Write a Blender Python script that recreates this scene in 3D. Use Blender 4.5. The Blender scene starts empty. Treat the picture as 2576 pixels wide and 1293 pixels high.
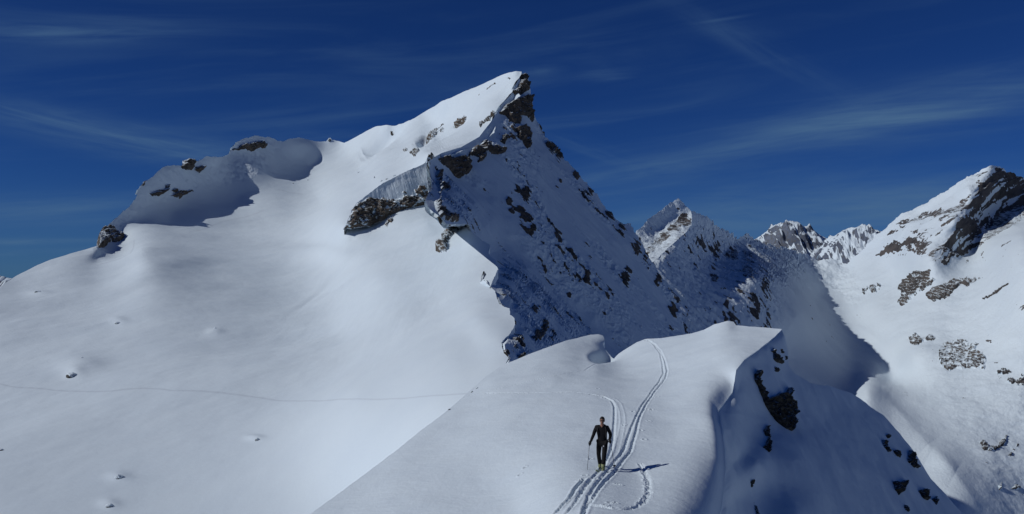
import bpy, math, random
import numpy as np
from mathutils import Vector, Matrix
from mathutils.geometry import delaunay_2d_cdt

random.seed(7)
SC = bpy.context.scene
COL = SC.collection

# ------------------------------------------------------------------ camera
# measurements below were taken on the photograph at 2576 x 1293
W, H, F_PX, HORIZON = 2576.0, 1293.0, 2231.0, 690.0
PITCH = math.atan((HORIZON - H / 2) / F_PX)
cam_data = bpy.data.cameras.new('camera')
cam = bpy.data.objects.new('camera', cam_data)
COL.objects.link(cam)
cam.location = (0, 0, 0)
cam.rotation_euler = (math.pi / 2 + PITCH, 0, 0)
cam_data.sensor_width = 36
cam_data.lens = 36 * F_PX / W
cam_data.clip_start = 0.5
cam_data.clip_end = 120000
SC.camera = cam

# ------------------------------------------------------------------ light
SUN_EL, SUN_AZ = math.radians(35.5), math.radians(257.0)      # azimuth clockwise from +Y (straight ahead)
SUN_DIR = np.array([math.sin(SUN_AZ) * math.cos(SUN_EL), math.cos(SUN_AZ) * math.cos(SUN_EL), math.sin(SUN_EL)])
sun_data = bpy.data.lights.new('sun', 'SUN')
sun_data.energy = 2.5
sun_data.angle = math.radians(0.5)
sun_data.color = (1.0, 0.975, 0.945)
sun = bpy.data.objects.new('sun', sun_data)
COL.objects.link(sun)
sun.location = (-300, -80, 300)
sun.rotation_euler = Vector((-SUN_DIR).tolist()).to_track_quat('-Z', 'Y').to_euler()

SC.view_settings.view_transform = 'Standard'
SC.view_settings.look = 'None'
SC.view_settings.exposure = 0.0
SC.view_settings.gamma = 1.0
SC.cycles.max_bounces = 6
SC.cycles.diffuse_bounces = 3


class N:
    """small helper round a node tree"""
    def __init__(self, tree):
        self.t = tree
        tree.nodes.clear()

    def new(self, kind, **kw):
        n = self.t.nodes.new(kind)
        for k, v in kw.items():
            setattr(n, k, v)
        return n

    def put(self, sock, v):
        if hasattr(v, 'is_output') or isinstance(v, bpy.types.NodeSocket):
            self.t.links.new(v, sock)
        else:
            sock.default_value = v

    def math(self, op, a, b=0.0, c=0.0, clamp=False):
        n = self.new('ShaderNodeMath', operation=op, use_clamp=clamp)
        for s, v in zip(n.inputs, (a, b, c)):
            self.put(s, v)
        return n.outputs[0]

    def ramp(self, v, lo, hi, a=0.0, b=1.0):
        n = self.new('ShaderNodeMapRange', interpolation_type='SMOOTHSTEP')
        for s, x in zip(n.inputs, (v, lo, hi, a, b)):
            self.put(s, x)
        return n.outputs[0]

    def mix(self, f, a, b):
        n = self.new('ShaderNodeMix', data_type='RGBA')
        self.put(n.inputs[0], f)
        self.put(n.inputs[6], a)
        self.put(n.inputs[7], b)
        return n.outputs[2]

    def noise(self, vec, scale, detail=4.0, rough=0.55, dist=0.0):
        n = self.new('ShaderNodeTexNoise')
        if vec is not None:
            self.put(n.inputs['Vector'], vec)
        n.inputs['Scale'].default_value = scale
        n.inputs['Detail'].default_value = detail
        n.inputs['Roughness'].default_value = rough
        n.inputs['Distortion'].default_value = dist
        return n.outputs[0]

    def comb(self, x, y, z):
        n = self.new('ShaderNodeCombineXYZ')
        for s, v in zip(n.inputs, (x, y, z)):
            self.put(s, v)
        return n.outputs[0]


# ------------------------------------------------------------------ sky
world = bpy.data.worlds.new('World')
SC.world = world
world.use_nodes = True


def build_sky():
    n = N(world.node_tree)
    out = n.new('ShaderNodeOutputWorld')
    bg = n.new('ShaderNodeBackground')
    bg.inputs[1].default_value = 0.05
    n.t.links.new(bg.outputs[0], out.inputs[0])
    sky = n.new('ShaderNodeTexSky', sky_type='NISHITA', sun_disc=False, sun_elevation=SUN_EL, sun_rotation=SUN_AZ,
                altitude=3000, air_density=1.0, dust_density=0.0, ozone_density=2.0)
    gam = n.new('ShaderNodeGamma')
    n.put(gam.inputs[0], sky.outputs[0])
    gam.inputs[1].default_value = SKY_GAMMA
    mul = n.new('ShaderNodeMix', data_type='RGBA', blend_type='MULTIPLY')
    mul.inputs[0].default_value = 1
    n.put(mul.inputs[6], gam.outputs[0])
    mul.inputs[7].default_value = SKY_TINT
    # thin high cloud: direction on the sky as azimuth / elevation in degrees
    tc = n.new('ShaderNodeTexCoord')
    sp = n.new('ShaderNodeSeparateXYZ')
    n.put(sp.inputs[0], tc.outputs['Generated'])
    x, y, z = sp.outputs
    az = n.math('MULTIPLY', n.math('ARCTAN2', x, y), 57.2958)
    el = n.math('MULTIPLY', n.math('ARCSINE', z), 57.2958)

    def streak(caz, cel, laz, lel, tilt, amt, sc):
        # one cirrus bank: elongated patch with fibres along its length
        ct, st = math.cos(math.radians(tilt)), math.sin(math.radians(tilt))
        da, de = n.math('SUBTRACT', az, caz), n.math('SUBTRACT', el, cel)
        u = n.math('ADD', n.math('MULTIPLY', da, ct), n.math('MULTIPLY', de, st))
        v = n.math('SUBTRACT', n.math('MULTIPLY', de, ct), n.math('MULTIPLY', da, st))
        r = n.math('ADD', n.math('POWER', n.math('ABSOLUTE', n.math('DIVIDE', u, laz)), 2.0),
                   n.math('POWER', n.math('ABSOLUTE', n.math('DIVIDE', v, lel)), 2.0))
        env = n.math('POWER', 2.718, n.math('MULTIPLY', r, -1.0))
        f = n.noise(n.comb(n.math('MULTIPLY', u, 0.10 * sc), n.math('MULTIPLY', v, 1.1 * sc), caz), 1.0, 6.0, 0.6, 0.7)
        return n.math('MULTIPLY', n.math('MULTIPLY', env, n.ramp(f, 0.24, 0.80)), amt)

    parts = [streak(*s) for s in SKY_STREAKS]
    veil = n.noise(n.comb(n.math('MULTIPLY', az, 0.035), n.math('MULTIPLY', n.math('SUBTRACT', el, n.math('MULTIPLY', az, 0.12)), 0.32), 3.0), 1.0, 7.0, 0.6, 0.9)
    tot = n.math('MULTIPLY', n.math('MULTIPLY', n.ramp(veil, 0.42, 0.85), 0.4), n.ramp(el, 20.0, 4.0, 0.25, 1.0))
    tot = n.math('ADD', tot, n.ramp(el, 7.0, 0.5, 0.0, 0.16))
    for p in parts:
        tot = n.math('ADD', tot, p)
    tot = n.math('MINIMUM', tot, 1.0)
    col = n.mix(tot, mul.outputs[2], SKY_CLOUD)
    n.put(bg.inputs[0], col)


def az_el(px, py):
    u, v = (px - W / 2) / F_PX, (H / 2 - py) / F_PX
    y, z = math.cos(PITCH) - v * math.sin(PITCH), math.sin(PITCH) + v * math.cos(PITCH)
    return math.degrees(math.atan2(u, y)), math.degrees(math.atan2(z, math.hypot(u, y)))


SKY_GAMMA = 1.0
SKY_TINT = (0.098, 0.275, 0.68, 1)
SKY_CLOUD = (1.45, 3.0, 5.3, 1)
SKY_STREAKS = []
for px, py, L, T, tilt, amt, sc in [
        (170, 320, 9, 0.9, -9, 0.55, 1), (420, 365, 8, 0.8, -8, 0.45, 1), (110, 85, 6, 0.5, 6, 0.5, 1.3), (330, 60, 5, 0.5, 5, 0.22, 1.2),
        (60, 607, 5, 0.18, 2, 0.6, 1), (80, 632, 6, 0.2, 2, 0.6, 1), (120, 530, 6, 0.9, 4, 0.4, 1),
        (2260, 288, 5.5, 0.95, 1, 0.75, 0.8), (2200, 300, 8, 1.6, 3, 0.4, 0.9), (1960, 350, 6, 0.9, 8, 0.4, 1), (1650, 430, 6, 0.9, 8, 0.45, 1), (2400, 480, 9, 1.0, 2, 0.35, 1),
        (1480, 370, 3, 0.5, -20, 0.3, 1), (1530, 188, 1.6, 0.35, 3, 0.4, 1.5), (1360, 178, 1.0, 0.3, 3, 0.35, 1.5), (1900, 120, 6, 0.7, -30, 0.22, 1), (1820, 48, 1.5, 0.1, 5, 0.3, 1),
        (1900, 540, 11, 1.6, 1, 0.45, 0.8), (2300, 480, 9, 1.4, 3, 0.3, 0.8), (2500, 210, 4, 0.6, -5, 0.3, 1), (700, 300, 6, 0.8, 8, 0.2, 1)]:
    a, e = az_el(px, py)
    SKY_STREAKS.append((a, e, L, T, tilt, amt, sc))
build_sky()


# ------------------------------------------------------------------ numeric helpers
def unproject(px, py, Y):
    px, py, Y = np.asarray(px, float), np.asarray(py, float), np.asarray(Y, float)
    u, v = (px - W / 2) / F_PX, (H / 2 - py) / F_PX
    d = math.cos(PITCH) - v * math.sin(PITCH)
    return np.stack([u / d * Y, Y + 0 * u, (math.sin(PITCH) + v * math.cos(PITCH)) / d * Y], -1)


def project(P):
    P = np.asarray(P, float)
    c, s = math.cos(PITCH), math.sin(PITCH)
    depth = P[..., 1] * c + P[..., 2] * s
    up = -P[..., 1] * s + P[..., 2] * c
    return W / 2 + F_PX * P[..., 0] / depth, H / 2 - F_PX * up / depth


def tps_fit(pts, lam=1e-5):
    """smooth surface through control points (px, py, Y): thin plate in inverse depth, so planes stay planes"""
    p = np.array([(a[0], a[1]) for a in pts]) / 1000.0
    w = 1.0 / np.array([a[2] for a in pts])
    n = len(p)
    d2 = ((p[:, None] - p[None]) ** 2).sum(-1)
    K = 0.5 * d2 * np.log(d2 + 1e-12) + lam * np.eye(n)
    P = np.c_[np.ones(n), p]
    A = np.zeros((n + 3, n + 3))
    A[:n, :n], A[:n, n:], A[n:, :n] = K, P, P.T
    sc = w.mean()
    sol = np.linalg.solve(A, np.r_[w / sc, 0, 0, 0])

    def ev(x, y):
        q = np.stack([np.asarray(x, float), np.asarray(y, float)], -1).reshape(-1, 2) / 1000.0
        out = np.empty(len(q))
        for i in range(0, len(q), 40000):
            b = q[i:i + 40000]
            dd = (b[:, 0:1] - p[None, :, 0]) ** 2 + (b[:, 1:2] - p[None, :, 1]) ** 2
            out[i:i + 40000] = (0.5 * dd * np.log(dd + 1e-12)) @ sol[:n] + sol[n] + b @ sol[n + 1:]
        return 1.0 / (np.maximum(out, 0.02) * sc)
    return ev


def _hash(ix, iy, iz, seed):
    h = (ix * 374761393 + iy * 668265263 + iz * 2147483647 + seed * 974711) & 0xFFFFFFFF
    h = ((h ^ (h >> 13)) * 1274126177) & 0xFFFFFFFF
    h = ((h ^ (h >> 16)) * 2246822519) & 0xFFFFFFFF
    return (h ^ (h >> 15)) & 0xFFFF


_G = np.random.RandomState(3).normal(size=(256, 3))
_G /= np.linalg.norm(_G, axis=1)[:, None]


def perlin(P, seed=0):
    P = np.asarray(P, float)
    i = np.floor(P).astype(np.int64)
    f = P - i
    u = f * f * f * (f * (f * 6 - 15) + 10)
    res = 0
    for dx in (0, 1):
        wx = u[:, 0] if dx else 1 - u[:, 0]
        for dy in (0, 1):
            wy = u[:, 1] if dy else 1 - u[:, 1]
            for dz in (0, 1):
                wz = u[:, 2] if dz else 1 - u[:, 2]
                g = _G[_hash(i[:, 0] + dx, i[:, 1] + dy, i[:, 2] + dz, seed) & 255]
                res = res + wx * wy * wz * ((f[:, 0] - dx) * g[:, 0] + (f[:, 1] - dy) * g[:, 1] + (f[:, 2] - dz) * g[:, 2])
    return res * 1.5


def fbm(P, octs=4, gain=0.5, seed=0, ridged=False):
    P = np.asarray(P, float)
    out, a, tot = np.zeros(len(P)), 1.0, 0.0
    for o in range(octs):
        v = perlin(P * 2.03 ** o + 17.3 * o, seed + o)
        if ridged:
            v = 1 - 2 * np.abs(v) * 1.3
        out += a * v
        tot += a
        a *= gain
    return out / tot


def sstep(a, b, x):
    t = np.clip((x - a) / (b - a), 0, 1)
    return t * t * (3 - 2 * t)


def poly_sd(px, py, poly):
    """signed distance to a closed outline, positive inside"""
    q = np.asarray(poly, float)
    d = np.full(len(px), 1e9)
    ins = np.zeros(len(px), bool)
    for (ax, ay), (bx, by) in zip(q, np.roll(q, -1, 0)):
        ex, ey = bx - ax, by - ay
        t = np.clip(((px - ax) * ex + (py - ay) * ey) / (ex * ex + ey * ey + 1e-9), 0, 1)
        d = np.minimum(d, np.hypot(px - ax - t * ex, py - ay - t * ey))
        if ay != by:
            ins ^= ((ay > py) != (by > py)) & (px < (bx - ax) * (py - ay) / (by - ay) + ax)
    return np.where(ins, d, -d)


def line_dist(P, line):
    """distance in the ground plane to a polyline, plus the running length and the side"""
    q = np.asarray(line, float)[:, :2]
    d = np.full(len(P), 1e9)
    run = np.zeros(len(P))
    side = np.zeros(len(P))
    acc = 0.0
    for a, b in zip(q[:-1], q[1:]):
        e = b - a
        L = math.hypot(*e)
        rel = P[:, :2] - a
        t = np.clip((rel @ e) / (L * L + 1e-9), 0, 1)
        dd = np.hypot(rel[:, 0] - t * e[0], rel[:, 1] - t * e[1])
        m = dd < d
        d[m] = dd[m]
        run[m] = acc + t[m] * L
        side[m] = (e[0] * rel[m, 1] - e[1] * rel[m, 0]) / (L + 1e-9)
        acc += L
    return d, run, side


def rough_line(line, step=5.0, amp=0.0, seed=0, scale=0.03):
    """densify a pixel polyline (keeps any extra columns); amp adds a natural wobble"""
    q = np.asarray(line, float)
    out = [q[0]]
    for a, b in zip(q[:-1], q[1:]):
        k = max(1, int(math.hypot(*(b - a)[:2]) / step))
        for j in range(1, k + 1):
            out.append(a + (b - a) * j / k)
    out = np.array(out)
    if amp:
        z = np.zeros(len(out))
        nx = fbm(np.c_[out[:, 0] * scale, out[:, 1] * scale, z + 1.5], 3, 0.6, seed)
        ny = fbm(np.c_[out[:, 0] * scale, out[:, 1] * scale, z + 9.5], 3, 0.6, seed + 9)
        fade = np.minimum(1, np.minimum(np.arange(len(out)), np.arange(len(out))[::-1]) / 3.0)
        out[:, 0] += amp * nx * fade
        out[:, 1] += amp * ny * fade
    return out


# ------------------------------------------------------------------ meshes from arrays
def mesh_from(name, verts, tris, mat, smooth=True, parent=None, attrs=None, quads=None):
    me = bpy.data.meshes.new(name)
    verts = np.asarray(verts, np.float32)
    tris = np.asarray(tris, np.int32)
    me.vertices.add(len(verts))
    me.vertices.foreach_set('co', verts.ravel())
    k = tris.shape[1]
    me.loops.add(len(tris) * k)
    me.loops.foreach_set('vertex_index', tris.ravel())
    me.polygons.add(len(tris))
    me.polygons.foreach_set('loop_start', np.arange(0, len(tris) * k, k, dtype=np.int32))
    me.polygons.foreach_set('loop_total', np.full(len(tris), k, np.int32))
    me.update(calc_edges=True)
    if smooth:
        me.polygons.foreach_set('use_smooth', np.ones(len(tris), bool))
    for an, av in (attrs or {}).items():
        a = me.attributes.new(an, 'FLOAT', 'POINT')
        a.data.foreach_set('value', np.asarray(av, np.float32))
    me.validate()
    me.materials.append(mat)
    o = bpy.data.objects.new(name, me)
    COL.objects.link(o)
    if parent:
        o.parent = parent
    return o


def tag(o, label=None, cat=None, group=None, kind=None):
    if label:
        o['label'] = label
    if cat:
        o['category'] = cat
    if group:
        o['group'] = group
    if kind:
        o['kind'] = kind
    return o


def vnormals(P, T):
    n = np.zeros_like(P)
    fn = np.cross(P[T[:, 1]] - P[T[:, 0]], P[T[:, 2]] - P[T[:, 0]])
    for k in range(3):
        for c in range(3):
            n[:, c] += np.bincount(T[:, k], fn[:, c], len(P))
    n /= np.linalg.norm(n, axis=1)[:, None] + 1e-12
    return n


class Patch:
    """a piece of terrain: outline in the survey plane, depth from control points, dense triangles"""
    def __init__(self, outline, depth, cell=6.0, subdiv=2):
        out = np.asarray(outline, float)[:, :2]
        keep = [0]
        for i in range(1, len(out)):
            if np.hypot(*(out[i] - out[keep[-1]])) > 0.4:
                keep.append(i)
        out = out[keep]
        if np.hypot(*(out[0] - out[-1])) < 0.4:
            out = out[:-1]
        nb = len(out)
        lo, hi = out.min(0), out.max(0)
        gx = np.arange(lo[0], hi[0], cell)
        gy = np.arange(lo[1], hi[1], cell * 0.866)
        X, Y = np.meshgrid(gx, gy)
        X[1::2] += cell / 2
        X, Y = X.ravel(), Y.ravel()
        rs = np.random.RandomState(1)
        X = X + rs.uniform(-.15, .15, len(X)) * cell
        Y = Y + rs.uniform(-.15, .15, len(Y)) * cell
        m = poly_sd(X, Y, out) > cell * 0.5
        pts = np.r_[out, np.c_[X[m], Y[m]]]
        r = delaunay_2d_cdt([Vector(p) for p in pts.tolist()], [(i, (i + 1) % nb) for i in range(nb)], [], 1, 1e-6)
        V = np.array([tuple(v) for v in r[0]])
        T = np.array([tuple(f) for f in r[2]], np.int64)
        T = T[:, :3]
        for _ in range(subdiv):
            E = np.sort(np.concatenate([T[:, [0, 1]], T[:, [1, 2]], T[:, [2, 0]]]), 1)
            key = E[:, 0] * (len(V) + 1) + E[:, 1]
            uq, first, inv = np.unique(key, return_index=True, return_inverse=True)
            inv = inv.ravel()
            mid = (V[E[first, 0]] + V[E[first, 1]]) / 2
            n0, nt = len(V), len(T)
            a, b, c = inv[:nt] + n0, inv[nt:2 * nt] + n0, inv[2 * nt:] + n0
            V = np.r_[V, mid]
            T = np.concatenate([np.c_[T[:, 0], a, c], np.c_[a, T[:, 1], b], np.c_[c, b, T[:, 2]], np.c_[a, b, c]])
        self.px, self.py = V[:, 0], V[:, 1]
        self.depth = depth
        Yd = depth(self.px, self.py)
        self.P = unproject(self.px, self.py, Yd)
        fn = np.cross(self.P[T[0, 1]] - self.P[T[0, 0]], self.P[T[0, 2]] - self.P[T[0, 0]])
        if fn @ self.P[T[0, 0]] > 0:      # faces look at the camera side
            T = T[:, ::-1]
        self.T = T
        self.base = self.P.copy()
        self.N = vnormals(self.P, T)
        self.rock = np.zeros(len(V))
        self.pack = np.zeros(len(V))  # trodden snow along tracks, with the shade of the groove painted in
        self.xV, self.xT, self.xR = [], [], []
        self.Y = Yd

    def skirt(self, line, length, drop, rows=5, tol=0.7):
        """the far side of a crest: the surface carries on away from the viewer and down"""
        T = self.T
        E = np.concatenate([T[:, [0, 1]], T[:, [1, 2]], T[:, [2, 0]]])
        S = np.sort(E, 1)
        key = S[:, 0] * (len(self.px) + 1) + S[:, 1]
        _, inv, cnt = np.unique(key, return_inverse=True, return_counts=True)
        B = E[cnt[inv.ravel()] == 1]
        q = np.asarray(line, float)[:, :2]
        ids = np.unique(B)
        d = np.full(len(ids), 1e9)
        for (ax, ay), (bx, by) in zip(q[:-1], q[1:]):
            ex, ey = bx - ax, by - ay
            t = np.clip(((self.px[ids] - ax) * ex + (self.py[ids] - ay) * ey) / (ex * ex + ey * ey + 1e-9), 0, 1)
            d = np.minimum(d, np.hypot(self.px[ids] - ax - t * ex, self.py[ids] - ay - t * ey))
        ok = np.zeros(len(self.px), bool)
        ok[ids[d < tol]] = True
        B = B[ok[B[:, 0]] & ok[B[:, 1]]]
        ids = np.unique(B)
        if not len(ids):
            return
        lut = np.full(len(self.px), -1)
        lut[ids] = np.arange(len(ids))
        P0 = self.P[ids]
        dr = P0.copy()
        dr[:, 2] = 0
        dr /= np.linalg.norm(dr, axis=1)[:, None]
        dr[:, 2] = -drop
        n0 = sum(len(v) for v in self.xV) + len(self.px)
        rowsP = [P0]
        for k in range(1, rows + 1):
            s = length * (k / rows) ** 1.7
            Q = P0 + dr * s
            Q[:, 2] -= 0.25 * drop * s * s / length
            Q += 0.05 * s * np.c_[fbm(Q / length * 6, 3, seed=5), fbm(Q / length * 6 + 40, 3, seed=6), fbm(Q / length * 6 + 80, 3, seed=7)]
            rowsP.append(Q)
        V = np.concatenate(rowsP)
        m = len(ids)
        a, b = lut[B[:, 0]], lut[B[:, 1]]
        for k in range(rows):
            A0, B0, A1, B1 = a + k * m + n0, b + k * m + n0, a + (k + 1) * m + n0, b + (k + 1) * m + n0
            self.xT += [np.c_[B0, A0, A1], np.c_[B0, A1, B1]]
        self.xV.append(V)
        self.xR.append(np.tile(self.rock[ids] * 0.5, rows + 1))

    def build(self, name, mat):
        V = np.concatenate([self.P] + self.xV)
        T = np.concatenate([self.T] + self.xT)
        R = np.concatenate([self.rock] + self.xR)
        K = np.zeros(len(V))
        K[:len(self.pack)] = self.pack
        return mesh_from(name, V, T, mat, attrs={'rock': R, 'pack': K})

    def cut(self, poly, soft, wob=0.0, pad=None, seed=0, refine=0, scale=None):
        """a separate copy of part of the surface: positions, normals, triangles and a 0..1 mask for an outcrop"""
        q = np.asarray(poly, float)
        pad = soft * 2 + wob if pad is None else pad
        lo, hi = q.min(0) - pad - 6, q.max(0) + pad + 6
        inb = (self.px > lo[0]) & (self.px < hi[0]) & (self.py > lo[1]) & (self.py < hi[1])
        T = self.T[inb[self.T].all(1)]
        ids = np.unique(T)
        sd = poly_sd(self.px[ids], self.py[ids], q)
        near = np.zeros(len(self.px), bool)
        near[ids[sd > -pad]] = True
        T = T[near[T].all(1)]
        ids = np.unique(T)
        lut = np.full(len(self.px), -1)
        lut[ids] = np.arange(len(ids))
        V2, B, PS, Nn = np.c_[self.px[ids], self.py[ids]], self.base[ids], self.P[ids], self.N[ids]
        T = lut[T]
        for _ in range(refine):
            E = np.sort(np.concatenate([T[:, [0, 1]], T[:, [1, 2]], T[:, [2, 0]]]), 1)
            key = E[:, 0] * (len(V2) + 1) + E[:, 1]
            uq, first, inv = np.unique(key, return_index=True, return_inverse=True)
            inv = inv.ravel()
            f = lambda A: np.r_[A, (A[E[first, 0]] + A[E[first, 1]]) / 2]
            n0, nt = len(V2), len(T)
            V2, B, PS, Nn = f(V2), f(B), f(PS), f(Nn)
            a, b, c = inv[:nt] + n0, inv[nt:2 * nt] + n0, inv[2 * nt:] + n0
            T = np.concatenate([np.c_[T[:, 0], a, c], np.c_[a, T[:, 1], b], np.c_[c, b, T[:, 2]], np.c_[a, b, c]])
        sd = poly_sd(V2[:, 0], V2[:, 1], q)
        if wob:
            k = scale or 2.2 / max(6.0, (q.max(0) - q.min(0)).min())
            sd = sd + wob * fbm(np.c_[V2 * k, np.full(len(V2), seed * 3.7)], 4, 0.6, seed)
        return V2, PS, Nn, T, sd


# ------------------------------------------------------------------ materials
SNOW = (0.645, 0.742, 0.81, 1)


def terrain_mat(name, grain, rock_scale, bump=0.3, rock_a=(0.045, 0.038, 0.032, 1), rock_b=(0.15, 0.115, 0.085, 1), dust=0.35, snow_up=(0.55, 0.85)):
    """snow with bare rock where the surface carries the 'rock' value; lengths in metres"""
    m = bpy.data.materials.new(name)
    m.use_nodes = True
    n = N(m.node_tree)
    out = n.new('ShaderNodeOutputMaterial')
    bs = n.new('ShaderNodeBsdfPrincipled')
    n.t.links.new(bs.outputs[0], out.inputs[0])
    geo = n.new('ShaderNodeNewGeometry')
    pos = geo.outputs['Position']
    att = n.new('ShaderNodeAttribute', attribute_name='rock')
    f1 = n.noise(pos, 1 / rock_scale, 6, 0.65)
    v = n.math('ADD', att.outputs['Fac'], n.math('MULTIPLY', n.math('SUBTRACT', f1, 0.5), dust * 2))
    fac = n.ramp(v, 0.44, 0.56)
    # snow lies on the ledges of the rock
    sp = n.new('ShaderNodeSeparateXYZ')
    n.put(sp.inputs[0], geo.outputs['Normal'])
    f2 = n.noise(pos, 2.2 / rock_scale, 5, 0.6)
    ledge = n.ramp(n.math('ADD', sp.outputs[2], n.math('MULTIPLY', n.math('SUBTRACT', f2, 0.5), 0.9)), snow_up[0], snow_up[1])
    fac = n.math('MULTIPLY', fac, n.math('SUBTRACT', 1.0, n.math('MULTIPLY', ledge, 0.92)))
    g = n.noise(pos, 0.35 / rock_scale, 5, 0.6)
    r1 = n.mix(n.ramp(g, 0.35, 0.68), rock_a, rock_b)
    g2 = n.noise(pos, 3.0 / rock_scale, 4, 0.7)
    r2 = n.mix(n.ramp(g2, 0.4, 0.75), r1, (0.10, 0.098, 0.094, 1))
    s1 = n.noise(pos, 0.06 / grain, 4, 0.5)
    snow = n.mix(n.ramp(s1, 0.3, 0.7), SNOW, (SNOW[0] * 0.965, SNOW[1] * 0.97, SNOW[2] * 0.98, 1))
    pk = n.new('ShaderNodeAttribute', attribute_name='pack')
    snow = n.mix(n.math('MULTIPLY', pk.outputs['Fac'], 0.75), snow, (0.40, 0.45, 0.52, 1))  # darker snow colour stands in for the shaded side of a track groove
    n.put(bs.inputs['Base Color'], n.mix(fac, snow, r2))
    n.put(bs.inputs['Roughness'], n.math('ADD', 0.62, n.math('MULTIPLY', fac, 0.3)))
    bs.inputs['Specular IOR Level'].default_value = 0.2
    b = n.new('ShaderNodeBump')
    b.inputs['Strength'].default_value = bump
    b.inputs['Distance'].default_value = grain
    hs = n.noise(pos, 1.0 / grain, 5, 0.6)
    hr = n.math('MULTIPLY', n.noise(pos, 1.6 / rock_scale, 6, 0.7), 6.0)
    hh = n.new('ShaderNodeMix', data_type='FLOAT')
    n.put(hh.inputs[0], fac)
    n.put(hh.inputs[2], hs)
    n.put(hh.inputs[3], hr)
    n.put(b.inputs['Height'], hh.outputs[0])
    n.put(bs.inputs['Normal'], b.outputs[0])
    return m


M_NEAR = terrain_mat('near_snow', 0.12, 0.4, 0.16)
M_BASIN = terrain_mat('basin_snow', 1.2, 5.0, 0.05)
M_FACE = terrain_mat('face_snow', 1.5, 7.0, 0.25, snow_up=(0.86, 1.12))
M_SPUR = terrain_mat('cliff_snow', 1.0, 4.0, 0.35, snow_up=(0.7, 1.0))
M_FAR = terrain_mat('range_snow', 4.0, 18.0, 0.3, rock_a=(0.045, 0.042, 0.045, 1), rock_b=(0.12, 0.105, 0.10, 1), dust=0.45, snow_up=(0.76, 1.04))
M_VFAR = terrain_mat('distant_snow', 14.0, 60.0, 0.4, rock_a=(0.07, 0.09, 0.135, 1), rock_b=(0.15, 0.18, 0.24, 1), dust=0.5, snow_up=(0.75, 1.05))  # bluish rock: the haze of distance is put into the colour
M_CRAG = terrain_mat('crag_rock', 1.0, 5.0, 0.5, dust=0.3, snow_up=(0.62, 0.92))
M_CRAG_FAR = terrain_mat('range_rock', 3.0, 14.0, 0.5, rock_a=(0.05, 0.047, 0.05, 1), rock_b=(0.13, 0.115, 0.105, 1), dust=0.5, snow_up=(0.6, 0.95))
M_NROCK = terrain_mat('near_rock', 0.1, 0.5, 0.6, rock_a=(0.02, 0.02, 0.016, 1), rock_b=(0.085, 0.07, 0.045, 1), dust=0.25, snow_up=(0.8, 1.1))
MAT_TRACK = terrain_mat('packed_snow', 0.12, 0.4, 0.2)


def flat(P, a, b, c=0.0):
    """noise coordinates: world metres divided by a wavelength per axis"""
    return np.c_[P[:, 0] / a, P[:, 1] / b, P[:, 2] / c if c else np.zeros(len(P))]


# ------------------------------------------------------------------ survey of the main mountain
SKY_LEFT = [(-220, 812, 430), (0, 721, 500), (40, 697, 525), (130, 652, 560), (200, 628, 580), (243, 613, 600)]
SKY_KNOLL = [(244, 606, 625), (247, 596, 640), (257, 581, 650), (287, 551, 670), (320, 525, 690), (340, 502, 710), (353, 472, 725), (363, 458, 735), (390, 438, 760),
             (413, 417, 785), (433, 415, 800), (457, 414, 815), (461, 402, 825), (480, 395, 840), (500, 401, 855), (520, 392, 870), (533, 396, 880), (560, 398, 910),
             (578, 390, 935), (583, 375, 940), (597, 358, 955), (617, 347, 975), (650, 340, 1010), (677, 343, 1030), (693, 351, 1042), (710, 355, 1050), (727, 350, 1065),
             (753, 346, 1090), (777, 354, 1105), (800, 357, 1115), (820, 356, 1120), (826, 349, 1122), (831, 347, 1122), (836, 352, 1122), (850, 355, 1122), (866, 358, 1120)]
SKY_ARM = [(905, 337, 1090), (945, 319, 1060), (972, 312, 1045), (1015, 307, 1025), (1045, 297, 1005), (1078, 277, 985), (1122, 251, 955), (1172, 226, 925), (1232, 204, 885),
           (1265, 191, 868), (1298, 181, 852), (1312, 183, 850)]
RIDGE = [(1312, 183, 850), (1310, 192, 848), (1305, 207, 842), (1296, 231, 830), (1309, 240, 828), (1285, 260, 815), (1271, 268, 805), (1252, 294, 785), (1243, 331, 755), (1215, 354, 730), (1171, 374, 695), (1125, 391, 655),
         (1097, 402, 640), (1095, 427, 634), (1108, 467, 630), (1102, 494, 626), (1082, 514, 618), (1100, 526, 600), (1128, 543, 560), (1156, 560, 520), (1176, 573, 488), (1190, 586, 462),
         (1215, 602, 430), (1233, 613, 420), (1230, 636, 400), (1247, 650, 385), (1254, 667, 370), (1241, 696, 345), (1232, 718, 325), (1245, 730, 315), (1250, 748, 302), (1256, 763, 290),
         (1280, 776, 280), (1283, 793, 265), (1294, 803, 258), (1296, 820, 248), (1281, 843, 235), (1261, 863, 222), (1266, 886, 210), (1280, 900, 204), (1262, 930, 190), (1290, 1000, 170),
         (1330, 1100, 150), (1400, 1420, 110)]
SKY_RIGHT = [(1312, 183, 850), (1328, 187, 853), (1330, 221, 855), (1335, 251, 855), (1338, 281, 853), (1345, 301, 852), (1358, 321, 851), (1371, 344, 850), (1398, 367, 848), (1421, 401, 845), (1451, 434, 843), (1478, 467, 842),
             (1505, 497, 841), (1525, 524, 841), (1548, 547, 841), (1568, 565, 840), (1585, 566, 840), (1597, 588, 838), (1612, 611, 836), (1625, 636, 834), (1635, 653, 832), (1660, 692, 826), (1690, 740, 816),
             (1712, 790, 800), (1725, 835, 775), (1745, 900, 730)]

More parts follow.
